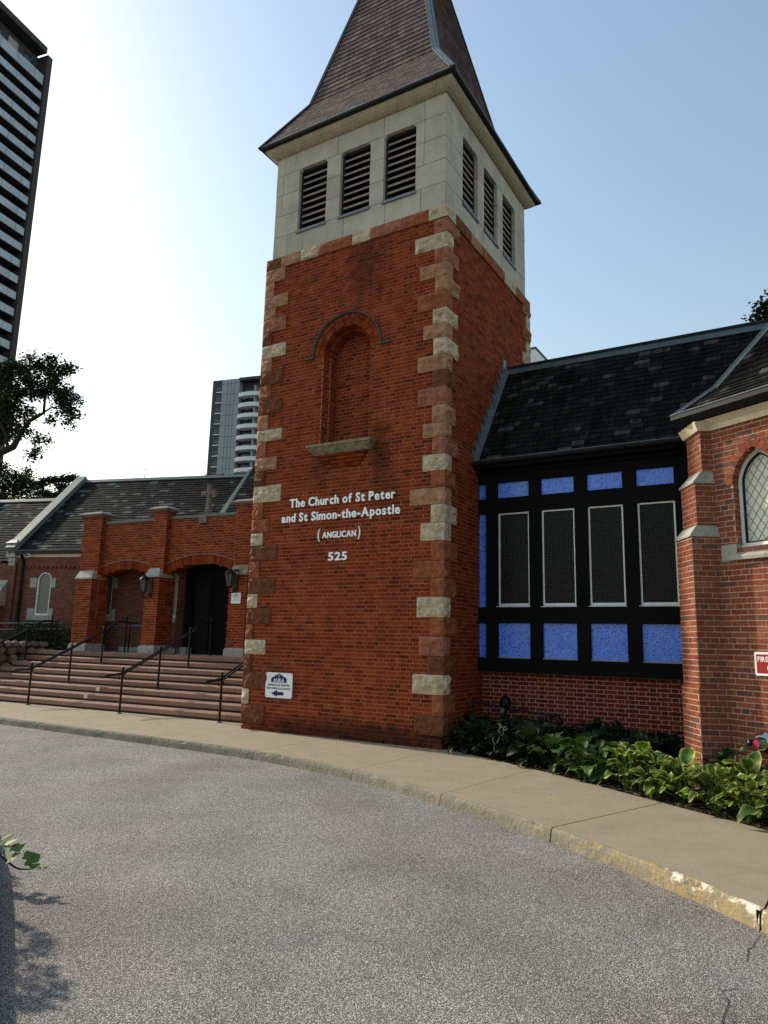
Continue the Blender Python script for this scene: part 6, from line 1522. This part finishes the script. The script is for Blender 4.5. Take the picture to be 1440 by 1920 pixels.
for o in HT:
    x, y = o.location.x, o.location.y; lf = [c for c in o.children if c.name.startswith('leaf')][0].data.materials[0].name
    kind_ = {'green_hosta_leaf': 'mid green hosta', 'yellow_edged_hosta_leaf': 'yellow-edged hosta', 'shaded_hosta_leaf': 'shade-darkened hosta'}[lf]
    back = y - bedge(x); row_ = 'at the pavement edge' if back < .5 else ('midway back in the bed' if back < 1.05 else 'near the wing wall')
    if x > 3.3 and y < -.9: row_ = 'at the pavement edge' if back < .5 else 'close to the apse wall'
    pl = 'beside the tower corner' if x < .38 else ('left of the bleached branch' if x < .9 else ('below the first whole blue panel' if x < 1.15 else ('below the second blue panel' if x < 1.95 else ('below the third blue panel' if x < 2.75 else ('below the fourth blue panel' if x < 3.1 else 'just left of the buttress' if x < 3.45 else ('in front of the buttress' if x < 4.2 else 'below the hose inlet'))))))
    k = (kind_, row_, pl); seen.setdefault(k, []).append(o)
for (kind_, row_, pl), L_ in seen.items():
    for i, o in enumerate(L_): o['label'] = f'{kind_} {row_}, {pl}' + ('' if len(L_) == 1 else f', {ORD[min(i, 11)]} from left')
# bleached branch among the leaves, dry flower stalks
tb_ = thing('bleached_branch', (.98,-.12,.0), 'bleached white forked branch lying among the hostas near the tower', 'branch')
mb = MB()
def twig(p, d, L, r, dep):
    q_ = p + d*L; mid = p.lerp(q_, .5) + Vector((U(-.03,.03),U(-.03,.03),U(-.02,.03))); mb.tube([p, mid, q_], [r, r*.8, r*.55], 5)
    if dep:
        for _ in range(2 if dep > 1 else 3): twig(q_, (d + Vector((U(-1,1),U(-.6,.6),U(-.5,1)))*.9).normalized(), L*U(.55,.8), r*.6, dep-1)
random.seed(14); BP = Vector((.98,-.20,.02))
twig(BP, Vector((0,-.2,1)).normalized(), .12, .010, 3); twig(BP+Vector((0,0,.1)), Vector((.5,0,.8)).normalized(), .14, .009, 2)
part('twigs', mb, 'bleached', tb_)
for k, (x, y) in enumerate(((3.25,-1.02),(4.15,-1.35),(4.22,-1.3),(2.6,.9),(1.9,1.2))):
    t = thing('flower_stalk', (x,y,-.1), ['thin dry flower stalk against the buttress face', 'thin dry flower stalk just right of the buttress', 'taller dry flower stalk right of the buttress', 'thin dry flower stalk before the wing wall, below the third panel', 'thin dry flower stalk before the wing wall, below the second panel'][k], 'plant', 'dry flower stalks in the bed'); mb = MB(); h = U(.45,.55)
    mb.tube([(x,y,-.1),(x+U(-.03,.03),y,h*.5),(x+U(-.06,.06),y,h)], [.006,.005,.004], 5); part('stem', mb, 'stem', t)
    mb = MB(); mb.tube([(x,y,h*.98),(x+.01,y,h+.03),(x,y,h+.05)], [.008,.012,.004], 6); part('seed_head', mb, 'stem', t)

# ------------------------------------------------------------------ shrubs and kerb at the left edge of the road
ik = thing('island_kerb', (-.1,-7.4,-.2), 'short concrete kerb at the lower left edge of the road', 'kerb')
random.seed(95)
K1 = [(-2.6,-5.9),(-1.4,-6.45),(-.22,-7.08),(.50,-7.50),(1.24,-7.97),(1.72,-8.26),(2.6,-8.8),(3.6,-9.4)]
for a, b_ in zip(K1, K1[1:]):
    A_, B_ = Vector((*a,0)), Vector((*b_,0)); d = (B_-A_).normalized(); n_ = Vector((d.y,-d.x,0)); g_ = d*.004
    mb = MB(); A_, B_ = A_+g_, B_-g_; mb.hexa([A_+Z*-.22, B_+Z*-.22, B_+n_*.16+Z*-.22, A_+n_*.16+Z*-.22, A_+n_*.015+Z*-.06, B_+n_*.015+Z*-.06, B_+n_*.16+Z*-.055, A_+n_*.16+Z*-.055]); part('kerb_stone', mb, 'kerb', ik, bevel=.008)
mb = MB(); mb.poly([(-2.7,-6.05,-.08),(3.5,-9.6,-.08),(2,-14,-.08),(-8,-10,-.08)][::-1]); single('shrub_bed', mb, 'soil', kind='structure')
for k, (x, y, z, r) in enumerate(((-.85,-7.25,.20,.22),(.08,-7.72,.34,.20),(.62,-8.02,.36,.20),(1.45,-8.55,.22,.18),(-1.6,-6.95,.16,.26))):
    shrub('leafy_shrub', (x,y,-.1), [(x,y,z,r),(x-.1,y-.2,z-.05,r*.9)], 360, .07, ['leafy green shrub at the lower left edge, nearest its tip the vine', 'leafy green shrub just outside the picture, casting shade on the road', 'leafy green shrub outside the lower left corner', 'small leafy shrub lowest on the island', 'leafy shrub furthest along the island'][k], 'leaf_vine', 60+k)
vn = thing('vine_shoot', (-.25,-7.1,-.05), 'trailing vine shoot with lobed leaves reaching over the road at the left', 'vine')
pts = [C2W(-12,1588,5.10), C2W(0,1602,5.08), C2W(14,1616,5.06), C2W(26,1625,5.05), C2W(36,1629.5,5.04), C2W(48,1630,5.04), C2W(62,1629,5.04), C2W(78,1626,5.04)]
mb = MB(); mb.tube(pts, [.009,.009,.008,.007,.006,.005,.004,.003], 6); part('stem', mb, 'stem', vn)
def lobed(s, seed):
    random.seed(seed); mb = MB(); n_ = 15; P = []
    for k in range(n_):
        a = -PI*.86 + 2*PI*.86*k/(n_-1); r = s*(.62 + .30*math.cos(a*1.0) + .12*math.cos(5*a)); P.append((r*math.cos(a)+.25*s, r*math.sin(a), -.25*abs(math.sin(a))*r + .02*s*math.sin(3*a)))
    c0 = (0.12*s,0,.03*s)
    for k in range(n_-1): mb.poly([c0, P[k], P[k+1]], .2 + .1*(seed%5))
    return mb
vm = [lobed(1, k).mesh('leaf', 'leaf_vine') for k in range(5)]
random.seed(97)
for (px, py, D_, s, az_, ti) in ((19,1590,6.95,.080,1.2,.4),(24,1602,6.93,.075,-.6,.9),(47,1614,6.9,.095,1.6,1.2),(60,1620,6.87,.045,.8,.5),(82,1625,6.84,.028,.3,.4),(78,1629,6.84,.028,-.9,.4),(84,1630,6.84,.02,-.2,.2),(5,1585,7.0,.085,2.4,.4),(12,1579,7.0,.07,.4,.2),(2,1600,7.02,.09,-2.2,.6),(8,1594,6.98,.06,.1,.7),(66,1626,6.86,.03,-1.2,.3),(1,1658,7.3,.07,.5,.3),(5,1662,7.3,.06,-.6,.6),(3,1575,7.1,.07,1.2,.2)):
    o_ = bpy.data.objects.new('leaf', random.choice(vm)); link(o_, vn); o_.location = C2W(px, py, D_ - 1.88) - WLOC[vn.name]; o_.rotation_euler = (ti*.7, U(-.5,.2), az_); o_.scale = (s,s,s)

# fallen leaves and litter along the bed and the kerb
M['litter'] = mat('dead_leaf_litter', [(.16,.09,.04), (.24,.17,.07), (.09,.05,.025), (.20,.19,.06)], var=.3, scale=30, bump=0)
random.seed(123); mb = MB()
def litter(x, y, z, s):
    a = U(0, 6.3); u_ = Vector((math.cos(a), math.sin(a), U(-.15,.35)))*s; w_ = Vector((-math.sin(a), math.cos(a), U(-.3,.3)))*s*.4; p = Vector((x, y, z + .004))
    if u_.z < 0: u_.z = -u_.z
    w_.z = abs(w_.z)*.3; mb.poly([p, p+u_*.5+w_, p+u_, p+u_*.5-w_+Vector((0,0,2*w_.z))])
for _ in range(520):
    x = U(.2, 6.0); litter(x, bedge(x) + abs(random.gauss(0,.16)) + .02, -.085, U(.015,.05))
for _ in range(26):
    x = U(.2, 5.0); litter(x, bedge(x) - abs(random.gauss(0,.14)), ZW, U(.010,.026))
for _ in range(90):
    i = random.randrange(len(fc)-1); p = Vector(fc[i]).lerp(Vector(fc[i+1]), rnd())
    if -11 < p.x < 5.2: litter(p.x, p.y - .02 - abs(random.gauss(0,.07)), -.2, U(.008,.022))
for _ in range(30):
    litter(U(-6,4.5), U(-7,-2.6), -.2, U(.008,.02))
single('fallen_leaves', mb, 'litter', kind='stuff')
